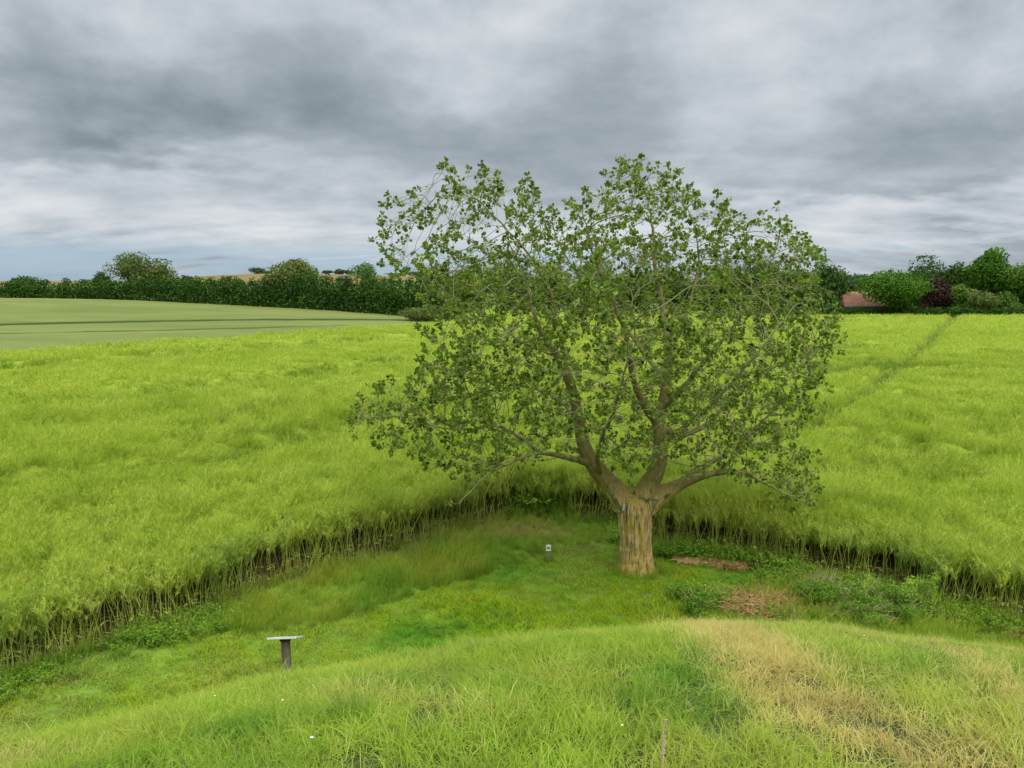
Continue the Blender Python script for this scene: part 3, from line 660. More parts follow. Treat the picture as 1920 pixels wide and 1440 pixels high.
# main limbs: (px, py, depth offset in m, radius in m)
def L3(L): return [(pw(px, py, TY + dy), r) for px, py, dy, r in L]
LIMBS = {
 'left': L3([(1172, 945, .05, .30), (1150, 915, .0, .24), (1128, 890, -.05, .21), (1107, 862, -.1, .19), (1093, 830, -.1, .165), (1086, 795, -.15, .15), (1077, 750, -.3, .14), (1064, 705, -.5, .125), (1046, 668, -.7, .105), (1022, 640, -.9, .085), (1002, 590, -1.1, .06), (985, 530, -1.2, .04), (962, 470, -1.2, .025)]),
 'left_low': L3([(1107, 870, -.1, .12), (1080, 861, -.4, .085), (1045, 853, -.8, .075), (1012, 849, -1.1, .062), (985, 856, -1.4, .05), (955, 868, -1.6, .042), (925, 884, -1.8, .034), (895, 908, -2.0, .024), (862, 945, -2.1, .012)]),
 'left_mid': L3([(1012, 849, -1.1, .055), (985, 828, -1.2, .05), (955, 805, -1.2, .045), (920, 797, -1.1, .04), (880, 805, -1.0, .034), (820, 800, -1.0, .026), (760, 780, -1.0, .018), (700, 782, -1.0, .012), (665, 790, -1.0, .008)]),
 'left_out': L3([(1046, 668, -.7, .06), (1010, 655, -.5, .05), (975, 640, -.3, .042), (940, 612, -.1, .035), (900, 600, .2, .028), (850, 590, .4, .018)]),
 'left_up': L3([(1046, 668, -.7, .07), (1040, 620, -.4, .06), (1010, 560, 0, .05), (960, 515, .3, .04), (900, 465, .5, .03), (840, 410, .5, .02), (780, 380, .5, .012)]),
 'left_top': L3([(1040, 620, -.4, .05), (1035, 560, -.6, .045), (1000, 490, -.8, .036), (950, 430, -.8, .028), (890, 370, -.9, .02), (830, 325, -.9, .01)]),
 'left_back': L3([(1086, 795, -.15, .09), (1060, 760, .6, .07), (1020, 735, 1.3, .055), (960, 720, 2.0, .04), (880, 715, 2.5, .025), (800, 720, 2.7, .014)]),
 'middle': L3([(1195, 945, .1, .30), (1212, 915, .1, .22), (1230, 885, .05, .20), (1237, 855, .0, .19), (1238, 825, .0, .18), (1234, 795, .0, .165), (1240, 765, .05, .14), (1250, 720, .1, .125), (1254, 670, .2, .11), (1248, 620, .3, .095), (1240, 560, .4, .08), (1228, 500, .4, .06), (1225, 440, .4, .045), (1215, 380, .4, .028), (1205, 335, .4, .014)]),
 'mid_left': L3([(1234, 795, .0, .12), (1212, 768, -.2, .10), (1196, 735, -.4, .09), (1184, 700, -.6, .08), (1178, 650, -.8, .07), (1160, 590, -1, .058), (1135, 530, -1.1, .045), (1110, 470, -1.2, .032), (1095, 410, -1.2, .018)]),
 'mid_right': L3([(1240, 765, .05, .10), (1275, 735, -.3, .085), (1310, 690, -.6, .075), (1345, 650, -.9, .06), (1385, 600, -1.1, .048), (1420, 540, -1.2, .035), (1450, 480, -1.3, .022), (1465, 425, -1.3, .012)]),
 'mid_top': L3([(1254, 670, .2, .07), (1280, 610, .9, .06), (1300, 550, 1.4, .048), (1310, 480, 1.7, .036), (1300, 420, 1.9, .022), (1280, 370, 2, .012)]),
 'mid_back': L3([(1250, 720, .1, .08), (1200, 650, 1.2, .06), (1150, 580, 2.0, .05), (1080, 510, 2.6, .035), (1040, 440, 2.8, .02)]),
 'right': L3([(1210, 950, .05, .28), (1232, 930, 0, .22), (1258, 918, -.1, .175), (1285, 904, -.2, .14), (1315, 893, -.3, .115), (1345, 886, -.4, .09), (1375, 884, -.6, .07), (1405, 890, -.8, .055), (1435, 906, -1.0, .042), (1470, 925, -1.1, .028), (1515, 945, -1.2, .012)]),
 'right_up': L3([(1345, 886, -.4, .07), (1370, 862, -.5, .055), (1392, 830, -.6, .048), (1430, 790, -.7, .04), (1470, 750, -.8, .03), (1510, 720, -.8, .016)]),
 'right_mid': L3([(1234, 800, .0, .11), (1275, 815, .5, .09), (1320, 800, 1.0, .075), (1360, 760, 1.4, .06), (1400, 720, 1.7, .05), (1450, 690, 1.9, .036), (1510, 665, 2.0, .022), (1565, 645, 2.0, .01)]),
 'right_far': L3([(1258, 918, -.1, .12), (1310, 880, .7, .09), (1370, 850, 1.5, .07), (1430, 830, 2.1, .05), (1490, 850, 2.4, .03), (1525, 900, 2.5, .014)]),
 'front_low': L3([(1128, 890, -.05, .09), (1120, 860, -.8, .07), (1130, 820, -1.5, .055), (1150, 770, -2.1, .045), (1170, 700, -2.5, .03), (1190, 630, -2.7, .016)]),
 'front_right': L3([(1237, 840, .0, .09), (1270, 810, -1.0, .07), (1320, 770, -1.8, .055), (1370, 720, -2.3, .042), (1420, 660, -2.6, .028), (1470, 600, -2.7, .014)]),
}
def resample(L, step):
    P = np.array([p for p, r in L]); Rr = np.array([r for p, r in L]); seg = np.linalg.norm(P[1:] - P[:-1], axis=1); cum = np.concatenate([[0], np.cumsum(seg)])
    n = max(3, int(cum[-1] / step) + 1); t_ = np.linspace(0, cum[-1], n)
    # Catmull-Rom through the traced points
    out_ = []
    for tt in t_:
        i = min(max(int(np.searchsorted(cum, tt)) - 1, 0), len(P) - 2); u = (tt - cum[i]) / (seg[i] + 1e-9)
        p0 = P[max(i - 1, 0)]; p1 = P[i]; p2 = P[i + 1]; p3 = P[min(i + 2, len(P) - 1)]
        out_.append(.5 * ((2 * p1) + (-p0 + p2) * u + (2 * p0 - 5 * p1 + 4 * p2 - p3) * u * u + (-p0 + 3 * p1 - 3 * p2 + p3) * u ** 3))
    return np.array(out_), np.interp(t_, cum, Rr)
# crown outline (photograph pixels), two lobes of attraction points with depth
OUT = [(812, 300), (870, 322), (945, 335), (1000, 345), (1032, 398), (1065, 398), (1100, 385), (1122, 340), (1160, 312), (1212, 312), (1262, 332), (1300, 368), (1335, 378), (1385, 425), (1450, 405),
       (1500, 440), (1532, 482), (1535, 560), (1560, 610), (1585, 640), (1545, 690), (1520, 760), (1505, 820), (1530, 880), (1532, 945), (1470, 930), (1400, 893), (1330, 880), (1285, 880), (1250, 850), (1180, 885),
       (1130, 850), (1095, 840), (1020, 835), (960, 880), (900, 898), (840, 880), (770, 850), (715, 825), (655, 795), (690, 742), (760, 700), (800, 670), (840, 640), (790, 632), (850, 600), (840, 570), (800, 545), (722, 480), (718, 440), (742, 365), (800, 345)]
t0_ = []
while len(t0_) < 5200:
    px, py = rng.uniform(640, 1590), rng.uniform(295, 950)
    if not poly_in(OUT, np.array(px), np.array(py)): continue
    q = 1 - ((px - 1130) / 500) ** 2 - ((py - 650) / 420) ** 2
    th = 3.6 * math.sqrt(max(q, .05)); 
    dy = rng.uniform(-1, 1); dy = math.copysign(abs(dy) ** .75, dy) * th
    # thinner towards the upper part
    dens = 0.62 if py < 480 else (.85 if py < 600 else 1.0)
    if px < 900 and py > 600: dens *= .8
    if px < 930 and py > 620: dens *= .8
    dens *= .08 + 1.30 * float(vn(px, py, 55, 101) * .6 + vn(px + 40 * dy, py, 90, 102) * .7)
    if rng.random() > dens: continue
    t0_.append(pw(px, py, TY + dy))
A_ = np.array(t0_)
nodes = []; parent = []; fixr = []; STEP = .16
key = {}
tips_nodes = []
for nm, L in LIMBS.items():
    P, Rr = resample(L, STEP); prev = -1
    if nodes:
        d = np.linalg.norm(np.array(nodes) - P[0], axis=1); prev = int(d.argmin()) if nm not in ('middle', 'right') else 0
    for i, (p_, r_) in enumerate(zip(P, Rr)):
        if i > 1 and r_ < .10: p_ = p_ + rng.normal(0, .012, 3)
        nodes.append(p_); parent.append(prev); fixr.append(r_ * (1 if r_ > .22 else .62 + .38 * r_ / .22)); prev = len(nodes) - 1
nfix = len(nodes)
N_ = list(nodes); alive = np.ones(len(A_), bool); near_i = np.zeros(len(A_), int); near_d = np.full(len(A_), 1e9)
def upd(idx):
    P = np.array([N_[i] for i in idx])
    for s_ in range(0, len(P), 200):
        D = np.linalg.norm(A_[:, None, :] - P[None, s_:s_ + 200, :], axis=2); j = D.argmin(1); dm = D[np.arange(len(A_)), j]
        b = dm < near_d; near_d[b] = dm[b]; near_i[b] = np.array(idx)[s_ + j[b]]
ok_idx = [i for i in range(nfix) if fixr[i] < .14]; upd(ok_idx)
for it in range(70):
    m_ = alive & (near_d < 2.2)
    if not m_.any(): break
    acc_ = {}
    for a_i in np.nonzero(m_)[0]:
        v = A_[a_i] - N_[near_i[a_i]]; acc_.setdefault(int(near_i[a_i]), []).append(v / (np.linalg.norm(v) + 1e-9))
    new = []
    for ni, vs in acc_.items():
        v = np.mean(vs, axis=0); pr = parent[ni]
        if pr >= 0:
            dpar = N_[ni] - N_[pr]; v = v + .55 * dpar / (np.linalg.norm(dpar) + 1e-9)
        v = v + rng.normal(0, .13, 3); v /= np.linalg.norm(v) + 1e-9
        N_.append(N_[ni] + v * STEP * .9); parent.append(ni); new.append(len(N_) - 1)
    upd(new); alive &= near_d > .20
    if len(N_) > 11000: break
N_ = np.array(N_); nN = len(N_); kids = [[] for _ in range(nN)]
for i, p_ in enumerate(parent):
    if p_ >= 0: kids[p_].append(i)
rad = np.zeros(nN)
order = list(range(nN))[::-1]
sumr = np.zeros(nN)
for i in order:
    r_ = max(.0048, sumr[i] ** (1 / 2.35)) if sumr[i] > 0 else .0048
    if i < nfix: r_ = fixr[i]
    rad[i] = min(r_, .05) if i >= nfix else r_
    if parent[i] >= 0 and not (i < nfix and parent[i] < nfix): sumr[parent[i]] += r_ ** 2.35
# smooth the grown nodes a little
for _ in range(2):
    NN = N_.copy()
    for i in range(nfix, nN):
        if kids[i]: NN[i] = .5 * N_[i] + .25 * N_[parent[i]] + .25 * np.mean([N_[k] for k in kids[i]], axis=0)
    N_ = NN
# trunk with the three limb roots: remeshed into one skin, then barked
fork = pw(1190, 938, TY + .05); base = np.array([treeP[0], TY, float(terrain(treeP[0], TY)) - .08])
TV = []; TQ = []
tr_pts = [base + np.array([.02, 0, 0]), base + np.array([.015, 0, .14]), base + np.array([0, 0, .35])]; tr_r = [.50, .415, .375]
for f_, r_ in ((.30, .36), (.5, .352), (.7, .36), (.86, .39), (.96, .36), (1.03, .24), (1.07, .10)):
    tr_pts.append(base * (1 - f_) + (fork + np.array([0, .0, .02])) * f_); tr_r.append(r_)
tube(TV, TQ, tr_pts, tr_r, 24)
def cap(V, Q, start, sides):   # closes a tube's two ends with fans
    pass
bm_parts = []
import bmesh
def closed_tube(pts, rd, sides):
    V = []; Q = []; tube(V, Q, pts, rd, sides); bm = bmesh.new(); vs = [bm.verts.new(v) for v in V]
    for q in Q: bm.faces.new([vs[i] for i in q])
    bm.faces.new(vs[:sides][::-1]); bm.faces.new(vs[-sides:]); return bm
tmp = bmesh.new()
def add_closed(pts, rd, sides):
    b = closed_tube(pts, rd, sides); me_ = bpy.data.meshes.new('t'); bmesh.ops.recalc_face_normals(b, faces=b.faces); b.to_mesh(me_); b.free(); tmp.from_mesh(me_); bpy.data.meshes.remove(me_)
add_closed(tr_pts, tr_r, 24)
CUT = {'left': 22, 'middle': 30, 'right': 14, 'mid_left': 12, 'left_low': 8, 'right_mid': 8, 'right_far': 7, 'front_low': 7, 'front_right': 7, 'left_back': 7, 'mid_right': 6}
for nm, c_ in CUT.items():
    P, Rr = resample(LIMBS[nm], STEP); c2 = min(c_, len(P)); add_closed(P[:c2], Rr[:c2] * np.where(Rr[:c2] > .22, 1, .62 + .38 * Rr[:c2] / .22), 14)
for a_ in np.linspace(0, 6.28, 8)[:-1]:     # root flare
    rr_ = .42 + .05 * math.sin(a_ * 3); c_, s_ = math.cos(a_), math.sin(a_)
    add_closed([base + np.array([c_ * .22, s_ * .22, .42]), base + np.array([c_ * .32, s_ * .32, .18]), base + np.array([c_ * rr_, s_ * rr_, .0])], [.10, .12, .08], 8)
me_ = bpy.data.meshes.new('trunk_raw'); tmp.to_mesh(me_); tmp.free()
to = bpy.data.objects.new('trunk_raw', me_); scene.collection.objects.link(to)
rm = to.modifiers.new('r', 'REMESH'); rm.mode = 'VOXEL'; rm.voxel_size = .014
sm = to.modifiers.new('s', 'SMOOTH'); sm.iterations = 6; sm.factor = .6
dg = bpy.context.evaluated_depsgraph_get(); me2 = bpy.data.meshes.new_from_object(to.evaluated_get(dg)); bpy.data.objects.remove(to)
nv = len(me2.vertices); co = np.empty(nv * 3, np.float32); me2.vertices.foreach_get('co', co); co = co.reshape(-1, 3).astype(float)
no = np.empty(nv * 3, np.float32); me2.vertices.foreach_get('normal', no); no = no.reshape(-1, 3)
th_ = np.arctan2(co[:, 1] - base[1], co[:, 0] - base[0]); hh = co[:, 2] - base[2]
rel = np.hypot(co[:, 0] - base[0], co[:, 1] - base[1])
u_ = th_ * .40 + .05 * (vn(hh, th_ * 2, .35, 4) - .5); 
rdg = np.abs(vn(u_, hh * .055, .030, 8) * 2 - 1) * .6 + np.abs(vn(u_ + 5, hh * .10 + 3, .055, 9) * 2 - 1) * .5
f_ = 1 - .75 * sstep(1.45, 2.1, hh)
gen = fbm(co[:, 0] * 1.0 + co[:, 1] * .7, co[:, 2] * .9 + co[:, 1] * .3, .12, 12, 3) - .5
co = co + no * ((.075 * (rdg - .45) * f_) + .028 * gen * (.4 + f_))[:, None]
co = co + no * (.05 * (fbm(th_ * .4, hh, .45, 15, 2) - .5) * f_)[:, None]
me2.vertices.foreach_set('co', co.astype(np.float32).ravel()); me2.update()
a = me2.attributes.new('bark', 'FLOAT', 'POINT'); a.data.foreach_set('value', np.clip(rdg, 0, 1).astype(np.float32))
a = me2.attributes.new('low', 'FLOAT', 'POINT'); a.data.foreach_set('value', f_.astype(np.float32))
me2.polygons.foreach_set('use_smooth', np.ones(len(me2.polygons), bool))
m, t, out = mat_new('poplar_trunk_bark'); geo = t.new('ShaderNodeNewGeometry'); pos = geo.outputs['Position']
st = t.mapv(pos, (1, 1, .10))
c = t.mix(t.ramp(t.noise(st, 26, 5, .65), .35, .68), (.26, .20, .12), (.72, .56, .30))
c = t.mix(t.m('MULTIPLY', t.ramp(attr(t, 'bark'), .05, .40, 1, 0), attr(t, 'low')), c, (.085, .06, .035))
lich = t.ramp(t.noise(t.mapv(pos, (1, 1, .25)), 12.0, 5, .75), .40, .62)
sepn = t.new('ShaderNodeSeparateXYZ'); t.l.new(pos, sepn.inputs[0])
hgt = t.m('SUBTRACT', sepn.outputs[2], float(base[2]))
c = t.mix(t.m('MULTIPLY', lich, .80), c, (.60, .39, .06))
nrm = t.new('ShaderNodeSeparateXYZ'); t.l.new(geo.outputs['Normal'], nrm.inputs[0])
moss = t.m('MULTIPLY', t.ramp(hgt, 1.4, 1.9), t.ramp(nrm.outputs[2], -.1, .6))
c = t.mix(t.m('MULTIPLY', moss, .75), c, (.27, .19, .03))
up_ = t.ramp(hgt, 1.75, 2.3)
c = t.mix(t.m('MULTIPLY', up_, .75), c, t.mix(t.ramp(t.noise(pos, 9, 5, .7), .35, .65), (.075, .072, .025), (.16, .145, .05)))
p = t.new('ShaderNodeBsdfPrincipled', i_Roughness=.9); t.put(p.inputs['Base Color'], c); p.inputs['Specular IOR Level'].default_value = .15
bp = t.new('ShaderNodeBump'); bp.inputs['Strength'].default_value = .8; bp.inputs['Distance'].default_value = .02
t.put(bp.inputs['Height'], t.noise(st, 40, 5, .7)); t.l.new(bp.outputs[0], p.inputs['Normal']); t.l.new(p.outputs[0], out.inputs[0])
tree = empty('poplar_tree', tuple(base)); tag(tree, 'large windswept poplar with thick short forked trunk standing between the mound and the crop', 'tree')
MI = Matrix.Translation(-Vector(base))
me2.transform(MI); trunk = link('trunk', me2, m, tree)
# white scar where a branch was lost
sc_c = pw(1167, 957, TY - .36); V = []; Q = []
best = None
nvt = np.array([v.co for v in me2.vertices]) + base
dx, dy, dz = [float(v) for v in ray(1168, 957)]
ds = np.linalg.norm(nvt - sc_c, axis=1); sc_c = nvt[ds.argmin()]
for i in range(7):
    z_ = (i / 6 - .5) * .17; w_ = .032 * math.sqrt(max(0.02, 1 - (z_ / .09) ** 2))
    for s_ in (-1, 0, 1): V.append(sc_c - base + np.array([s_ * w_ + z_ * .12, -.022 - .012 * (s_ == 0), z_]))
for i in range(6):
    for s_ in (0, 1): a_ = i * 3 + s_; Q.append((a_, a_ + 1, a_ + 4, a_ + 3))
sc_o = link('branch_scar', mesh_np('branch_scar', V, quads=Q, smooth=True), plain('bare_wood', (.62, .58, .52), (.45, .40, .36), 20, .7), tree)
tag(sc_o, 'pale bare scar near the top of the trunk')
# branches
BV = []; BQ = []; brad = []
started = set()
thick_kid = [max(k, key=lambda j: (sum_ := rad[j])) if k else -1 for k in kids]
for i in range(nN):
    pr = parent[i]
    if pr >= 0 and thick_kid[pr] == i and not (i < nfix and fixr[i] != 0 and abs(i - pr) != 1): continue
    chain = ([pr] if pr >= 0 else []) + [i]; j = i
    while thick_kid[j] >= 0 and not (thick_kid[j] < nfix and abs(thick_kid[j] - j) != 1): j = thick_kid[j]; chain.append(j)
    if len(chain) < 2: continue
    P = N_[chain]; rr_ = rad[chain].copy()
    if pr >= 0: rr_[0] = min(rr_[0], rr_[1] * 1.25)
    rr_ = np.maximum(rr_, .0045); n0 = len(BV)
    tube(BV, BQ, P, rr_, 9 if rr_[1] > .05 else (6 if rr_[1] > .018 else 4))
    brad.extend(np.repeat(rr_, 9 if rr_[1] > .05 else (6 if rr_[1] > .018 else 4)))
# twigs and leaves
LV = []; LQ = []; LR = []
def leaf(p_, d, size, r_):
    d = d / (np.linalg.norm(d) + 1e-9); s_ = np.cross(d, rng.normal(0, 1, 3)); s_ /= np.linalg.norm(s_) + 1e-9; u = np.cross(s_, d)
    L_ = size * rng.uniform(.75, 1.2); w_ = L_ * rng.uniform(.40, .52); k = len(LV); dr_ = rng.uniform(.05, .3) * L_
    LV.extend([p_, p_ + d * L_ * .30 + s_ * w_ + u * .12 * L_, p_ + d * L_ * .70 + s_ * w_ * .72 + u * .08 * L_, p_ + d * L_ - u * dr_, p_ + d * L_ * .70 - s_ * w_ * .72 + u * .08 * L_, p_ + d * L_ * .30 - s_ * w_ + u * .12 * L_])
    LQ.append((k, k + 1, k + 2, k + 3)); LQ.append((k, k + 3, k + 4, k + 5)); LR.extend([r_] * 6)
WIND = np.array([-.15, .1, .1])
def twig(i, ln, nl, out_w=0.0):
    pr = parent[i]; d = N_[i] - N_[pr]; d /= np.linalg.norm(d) + 1e-9
    cen = pw(1130, 680, TY); oc = N_[i] - cen; oc /= np.linalg.norm(oc) + 1e-9
    v = d * .8 + rng.normal(0, .42, 3) + oc * .35 + WIND; v /= np.linalg.norm(v)
    p_ = N_[i].copy(); pts = [p_.copy()]; k = 4
    for s_ in range(k):
        v = v + rng.normal(0, .14, 3) + np.array([-.03, 0, .05]); v /= np.linalg.norm(v); p_ = p_ + v * ln / k; pts.append(p_.copy())
    tube(BV, BQ, pts, [.0048, .0044, .004, .0034, .003], 3); brad.extend([.004] * 15)
    rc = float(np.clip(rng.normal(.33, .30), 0, 1)); tone_ = float(vn(N_[i][0] * 1.3 + N_[i][1], N_[i][2] * 1.3, 1.0, 66))
    for q in range(nl):
        tt = 1 - rng.random() ** 2 * .42; f = tt * k; a_ = min(int(f), k - 1); f -= a_
        b_ = pts[a_] * (1 - f) + pts[a_ + 1] * f
        dd_ = v * .35 + rng.normal(0, .7, 3) + np.array([-.2, 0, .05]); dd_ /= np.linalg.norm(dd_)
        pet = b_ + dd_ * rng.uniform(.015, .05)
        leaf(pet, dd_ + rng.normal(0, .5, 3) + np.array([0, 0, -.15]), .078, float(np.clip(rc * .75 + tone_ * .3 + rng.normal(-.05, .17), 0, 1)))
for i in range(nN):
    if i < nfix and fixr[i] > .05: 
        if rng.random() < .25: pass
        continue
    hpx = N_[i][2]
    if not kids[i]: twig(i, rng.uniform(.14, .42), rng.integers(10, 18))
    elif rad[i] < .03 and rng.random() < (.55 * sstep(.34, .64, float(vn(N_[i][0] + .7 * N_[i][1], N_[i][2] + .4 * N_[i][1], .8, 131)))): twig(i, rng.uniform(.12, .40), rng.integers(4, 10))
print('TREE nodes', nN, 'leaves', len(LQ) // 2)
m, t, out = mat_new('poplar_branch_bark'); pos = t.new('ShaderNodeNewGeometry').outputs['Position']
c = t.mix(t.ramp(t.noise(pos, 7, 4, .6), .35, .65), (.13, .12, .045), (.27, .25, .11))
c = t.mix(t.ramp(attr(t, 'rad'), .004, .03, 1, 0), c, (.27, .25, .13))
p = t.new('ShaderNodeBsdfPrincipled', i_Roughness=.85); t.put(p.inputs['Base Color'], c); t.l.new(p.outputs[0], out.inputs[0]); p.inputs['Specular IOR Level'].default_value = .2
link('branches', mesh_np('branches', np.array(BV) - base, quads=BQ, attrs={'rad': brad}, smooth=True), m, tree)
link('foliage', mesh_np('foliage', np.array(LV) - base, quads=LQ, attrs={'rnd': LR}), M['leaf'], tree)
#@@BACK
# ------------------------------------------------------------------ background
MB_ = {}
def bgmat(name, c1, c2, transl=.2):
    if name not in MB_: MB_[name] = leafy(name, c1, c2, transl=transl, patch=6, rough=.7, spec=.1)
    return MB_[name]
DARK = ('dark_foliage', (.035, .080, .016), (.080, .150, .026))
MID = ('mid_green_foliage', (.055, .125, .018), (.13, .22, .032))
BRIGHT = ('bright_foliage', (.075, .17, .018), (.16, .29, .03))
OLIVE = ('olive_foliage', (.09, .13, .03), (.17, .21, .055))
MIDB = ('round_tree_foliage', (.045, .120, .012), (.12, .235, .024))
PURPLE = ('copper_foliage', (.045, .022, .020), (.085, .042, .035))
BLUE = ('dull_far_foliage', (.045, .085, .045), (.085, .13, .065))
barkm = plain('grey_brown_bark', (.10, .08, .055), (.20, .165, .12), 3, .9)
def crown_mesh(name, lobes, n, q, squash=1.0, dens_in=.35, nolo=False):
    """lobes: (cx, cy, cz, rx, ry, rz); leaf-clump faces through and over them"""
    vol = np.array([l[3] * l[5] for l in lobes]); pr_ = vol / vol.sum(); li = rng.choice(len(lobes), n, p=pr_)
    L = np.array(lobes)[li]; d = rng.normal(0, 1, (n, 3)); d /= np.linalg.norm(d, axis=1, keepdims=True)
    rr_ = np.where(rng.random(n) < dens_in, rng.uniform(.3, .9, n), rng.normal(.98, .09, n))
    c = L[:, :3] + d * L[:, 3:6] * rr_[:, None]
    nrm_ = d + rng.normal(0, .55, (n, 3)); nrm_ /= np.linalg.norm(nrm_, axis=1, keepdims=True)
    a = np.cross(nrm_, rng.normal(0, 1, (n, 3))); a /= np.linalg.norm(a, axis=1, keepdims=True); b = np.cross(nrm_, a)
    s = q * rng.uniform(.55, 1.35, n)[:, None]; e = rng.uniform(.5, 1.0, n)[:, None]
    V = np.stack([c - a * s * .5, c - b * s * e * .35 + a * s * .1, c + a * s * .55, c + b * s * e * .45 - a * s * .05], 1).reshape(-1, 3)
    Q = np.arange(n * 4).reshape(-1, 4); lr = rng.random(len(lobes))[li]
    return mesh_np(name, V, quads=Q, attrs={'rnd': np.repeat(np.clip(lr * .5 + rng.random(n) * .5, 0, 1), 4)})
def lobes_round(W, H, z0, n, seed, lean=0.0, ragged=.25, airy=False):
    r_ = random.Random(seed); L = []
    for k in range(n):
        while True:
            x, z, y = r_.uniform(-1, 1), r_.uniform(-1, 1), r_.uniform(-1, 1)
            if x * x + y * y + z * z < 1: break
        s = r_.uniform(.18, .34) if not airy else r_.uniform(.12, .22)
        zc = (z * .5 + .5); L.append((x * W * .5 * (1 - s) + lean * W * zc, y * W * .42, z0 + (.06 + zc * (1 - s * .55)) * (H - z0), W * s, W * s, (H - z0) * s * r_.uniform(.7, 1.1)))
    if not airy: L.append((0, 0, z0 + (H - z0) * .5, W * .38, W * .34, (H - z0) * .38))
    return L
def bg_tree(px, top, wpx, Y, kind, label, group=None, cat='tree', name='background_tree', z0=.12, n=2600, q=None, nl=13, lean=0.0, airy=False, base_z=None, trunkvis=False, seed=None):
    x = (px - 960) / F * Y; x *= 1.0
    g_ = float(terrain(x, Y)) if base_z is None else base_z
    dx, dy, dz = [float(v) for v in ray(px, top)]; zt = EYE + dz / dy * Y; H = zt - g_; W = wpx / F * Y
    x = dx / dy * Y
    r_ = empty(name, (x, Y, g_)); tag(r_, label, cat, group)
    sd_ = seed if seed is not None else int(px * 7 + top)
    random.seed(sd_)
    cm = crown_mesh('crown', lobes_round(W, H, H * z0, nl, sd_, lean, airy=airy), int(n * (2.4 if not airy else 1.5)), q or Y * .0036, dens_in=.35 if not airy else .15)
    link('crown', cm, bgmat(*kind), r_)
    V = []; Q = []; tr = max(.12, H * .025)
    tube(V, Q, [np.array([0, 0, -.3]), np.array([.05 * W * lean, 0, H * .3]), np.array([lean * W * .5, .1, H * .8])], [tr, tr * .8, tr * .25], 8)
    for k in range(5):
        a = random.uniform(0, 6.28); zz = H * random.uniform(.25, .55); tube(V, Q, [np.array([lean * W * .3, 0, zz]), np.array([math.cos(a) * W * .2, math.sin(a) * W * .2, zz + H * .18]), np.array([math.cos(a) * W * .36, math.sin(a) * W * .36, zz + H * .32])], [tr * .5, tr * .3, tr * .1], 5)
    link('trunk', mesh_np('trunk', V, quads=Q, smooth=True), barkm, r_)
    return r_
# the long hedge on the left, one planted row
hl = []; random.seed(5)
hseg = np.hypot(*(hp[1:] - hp[:-1]).T); hc = np.concatenate([[0], np.cumsum(hseg)])
tt = 0
while tt < hc[-1]:
    x = float(np.interp(tt, hc, hp[:, 0])); y = float(np.interp(tt, hc, hp[:, 1])); g_ = float(terrain(x, y)); px_ = x / y * F + 960
    hv = random.uniform(-1, 1) * 3.5 + 5 * (float(vn(px_, 0, 26, 5)) - .5)
    zt = EYE + (524 - hv - float(np.interp(px_, [-250, 0, 60, 100, 200, 440, 560, 640, 780, 830, 855], [528, 528, 525, 527, 523, 522, 518, 522, 527, 533, 556]))) / F * y
    Hh = zt - g_; s = random.uniform(.8, 1.25)
    hl.append((x + random.uniform(-.4, .4), y + random.uniform(-.5, .5), g_ + Hh * .27, 2.0 * s, 2.0 * s, Hh * .32))
    hl.append((x + random.uniform(-.8, .8), y + random.uniform(-.6, .6), g_ + Hh * .62, 1.9 * s, 1.8 * s, Hh * .30 * random.uniform(.9, 1.1)))
    if random.random() < .8: hl.append((x + random.uniform(-1, 1), y, g_ + Hh * random.uniform(.80, 1.0), .8 * s, 1.0, Hh * random.uniform(.10, .2)))
    tt += 1.7
hd = link('hedge', crown_mesh('hedge', hl, 80000, .46), bgmat('hedge_foliage', (.020, .060, .012), (.075, .155, .020)))
tag(hd, 'long tall dark green hedge behind the wheat field on the left', 'hedge')
gH = 'trees rising out of the long hedge'
bg_tree(252, 474, 92, 176, OLIVE, 'windswept tree, tallest above the left hedge', gH, z0=.25, n=3600, nl=24, airy=True, q=.45, lean=-.03, seed=3, name='windswept_tree')
bg_tree(295, 490, 84, 179, OLIVE, 'low sloping tree on the lee side of the windswept tree above the hedge', gH, n=1500, seed=8)
bg_tree(42, 521, 64, 182, DARK, 'leftmost low dark tree topping the hedge', gH, n=1600, seed=9)
bg_tree(190, 511, 26, 260, BLUE, 'small rounded far tree just left of the windswept tree', gH, n=600, seed=10)
bg_tree(553, 489, 96, 156, OLIVE, 'broad bushy tree rising from the hedge in front of the brown hill', gH, z0=.2, n=4200, nl=24, seed=11)
bg_tree(692, 485, 74, 142, MID, 'airy pointed tree rising from the hedge near the right end', gH, z0=.2, n=2300, nl=20, airy=True, q=.36, seed=12)
bg_tree(355, 516, 40, 168, DARK, 'small bush top poking out of the hedge left of the brown hill', gH, n=700, seed=13)
bg_tree(795, 574, 84, 112, OLIVE, 'low flowering elder bush before the right end of the hedge', None, 'bush', 'elder_bush', z0=0, n=2200, q=.30, seed=14)
bg_tree(848, 558, 34, 116, OLIVE, 'ragged bush closing the right end of the long hedge', None, 'bush', 'ragged_bush', z0=0, n=900, seed=141)
gF = 'small trees far away on the hill'
for k, (px, tp, wd, Y, lb) in enumerate(((484, 503, 34, 560, 'dark clump of far trees on the crest of the brown hill'), (500, 508, 24, 560, 'lower dark far tree at the right of the hilltop clump'),
        (612, 507, 22, 600, 'far tree on the skyline just right of the bushy hedge tree'), (636, 505, 26, 600, 'far round tree on the skyline above the small brown shed'), (656, 508, 24, 600, 'far tree on the skyline left of the airy tree'),
        (745, 512, 44, 600, 'far dark trees on the skyline right of the airy tree'), (780, 508, 50, 500, 'far low trees on the skyline behind the elder bush'))):
    bg_tree(px, tp, wd, Y, BLUE, lb, gF, name='far_tree', n=420, z0=.05, q=1.1, nl=7, seed=30 + k)
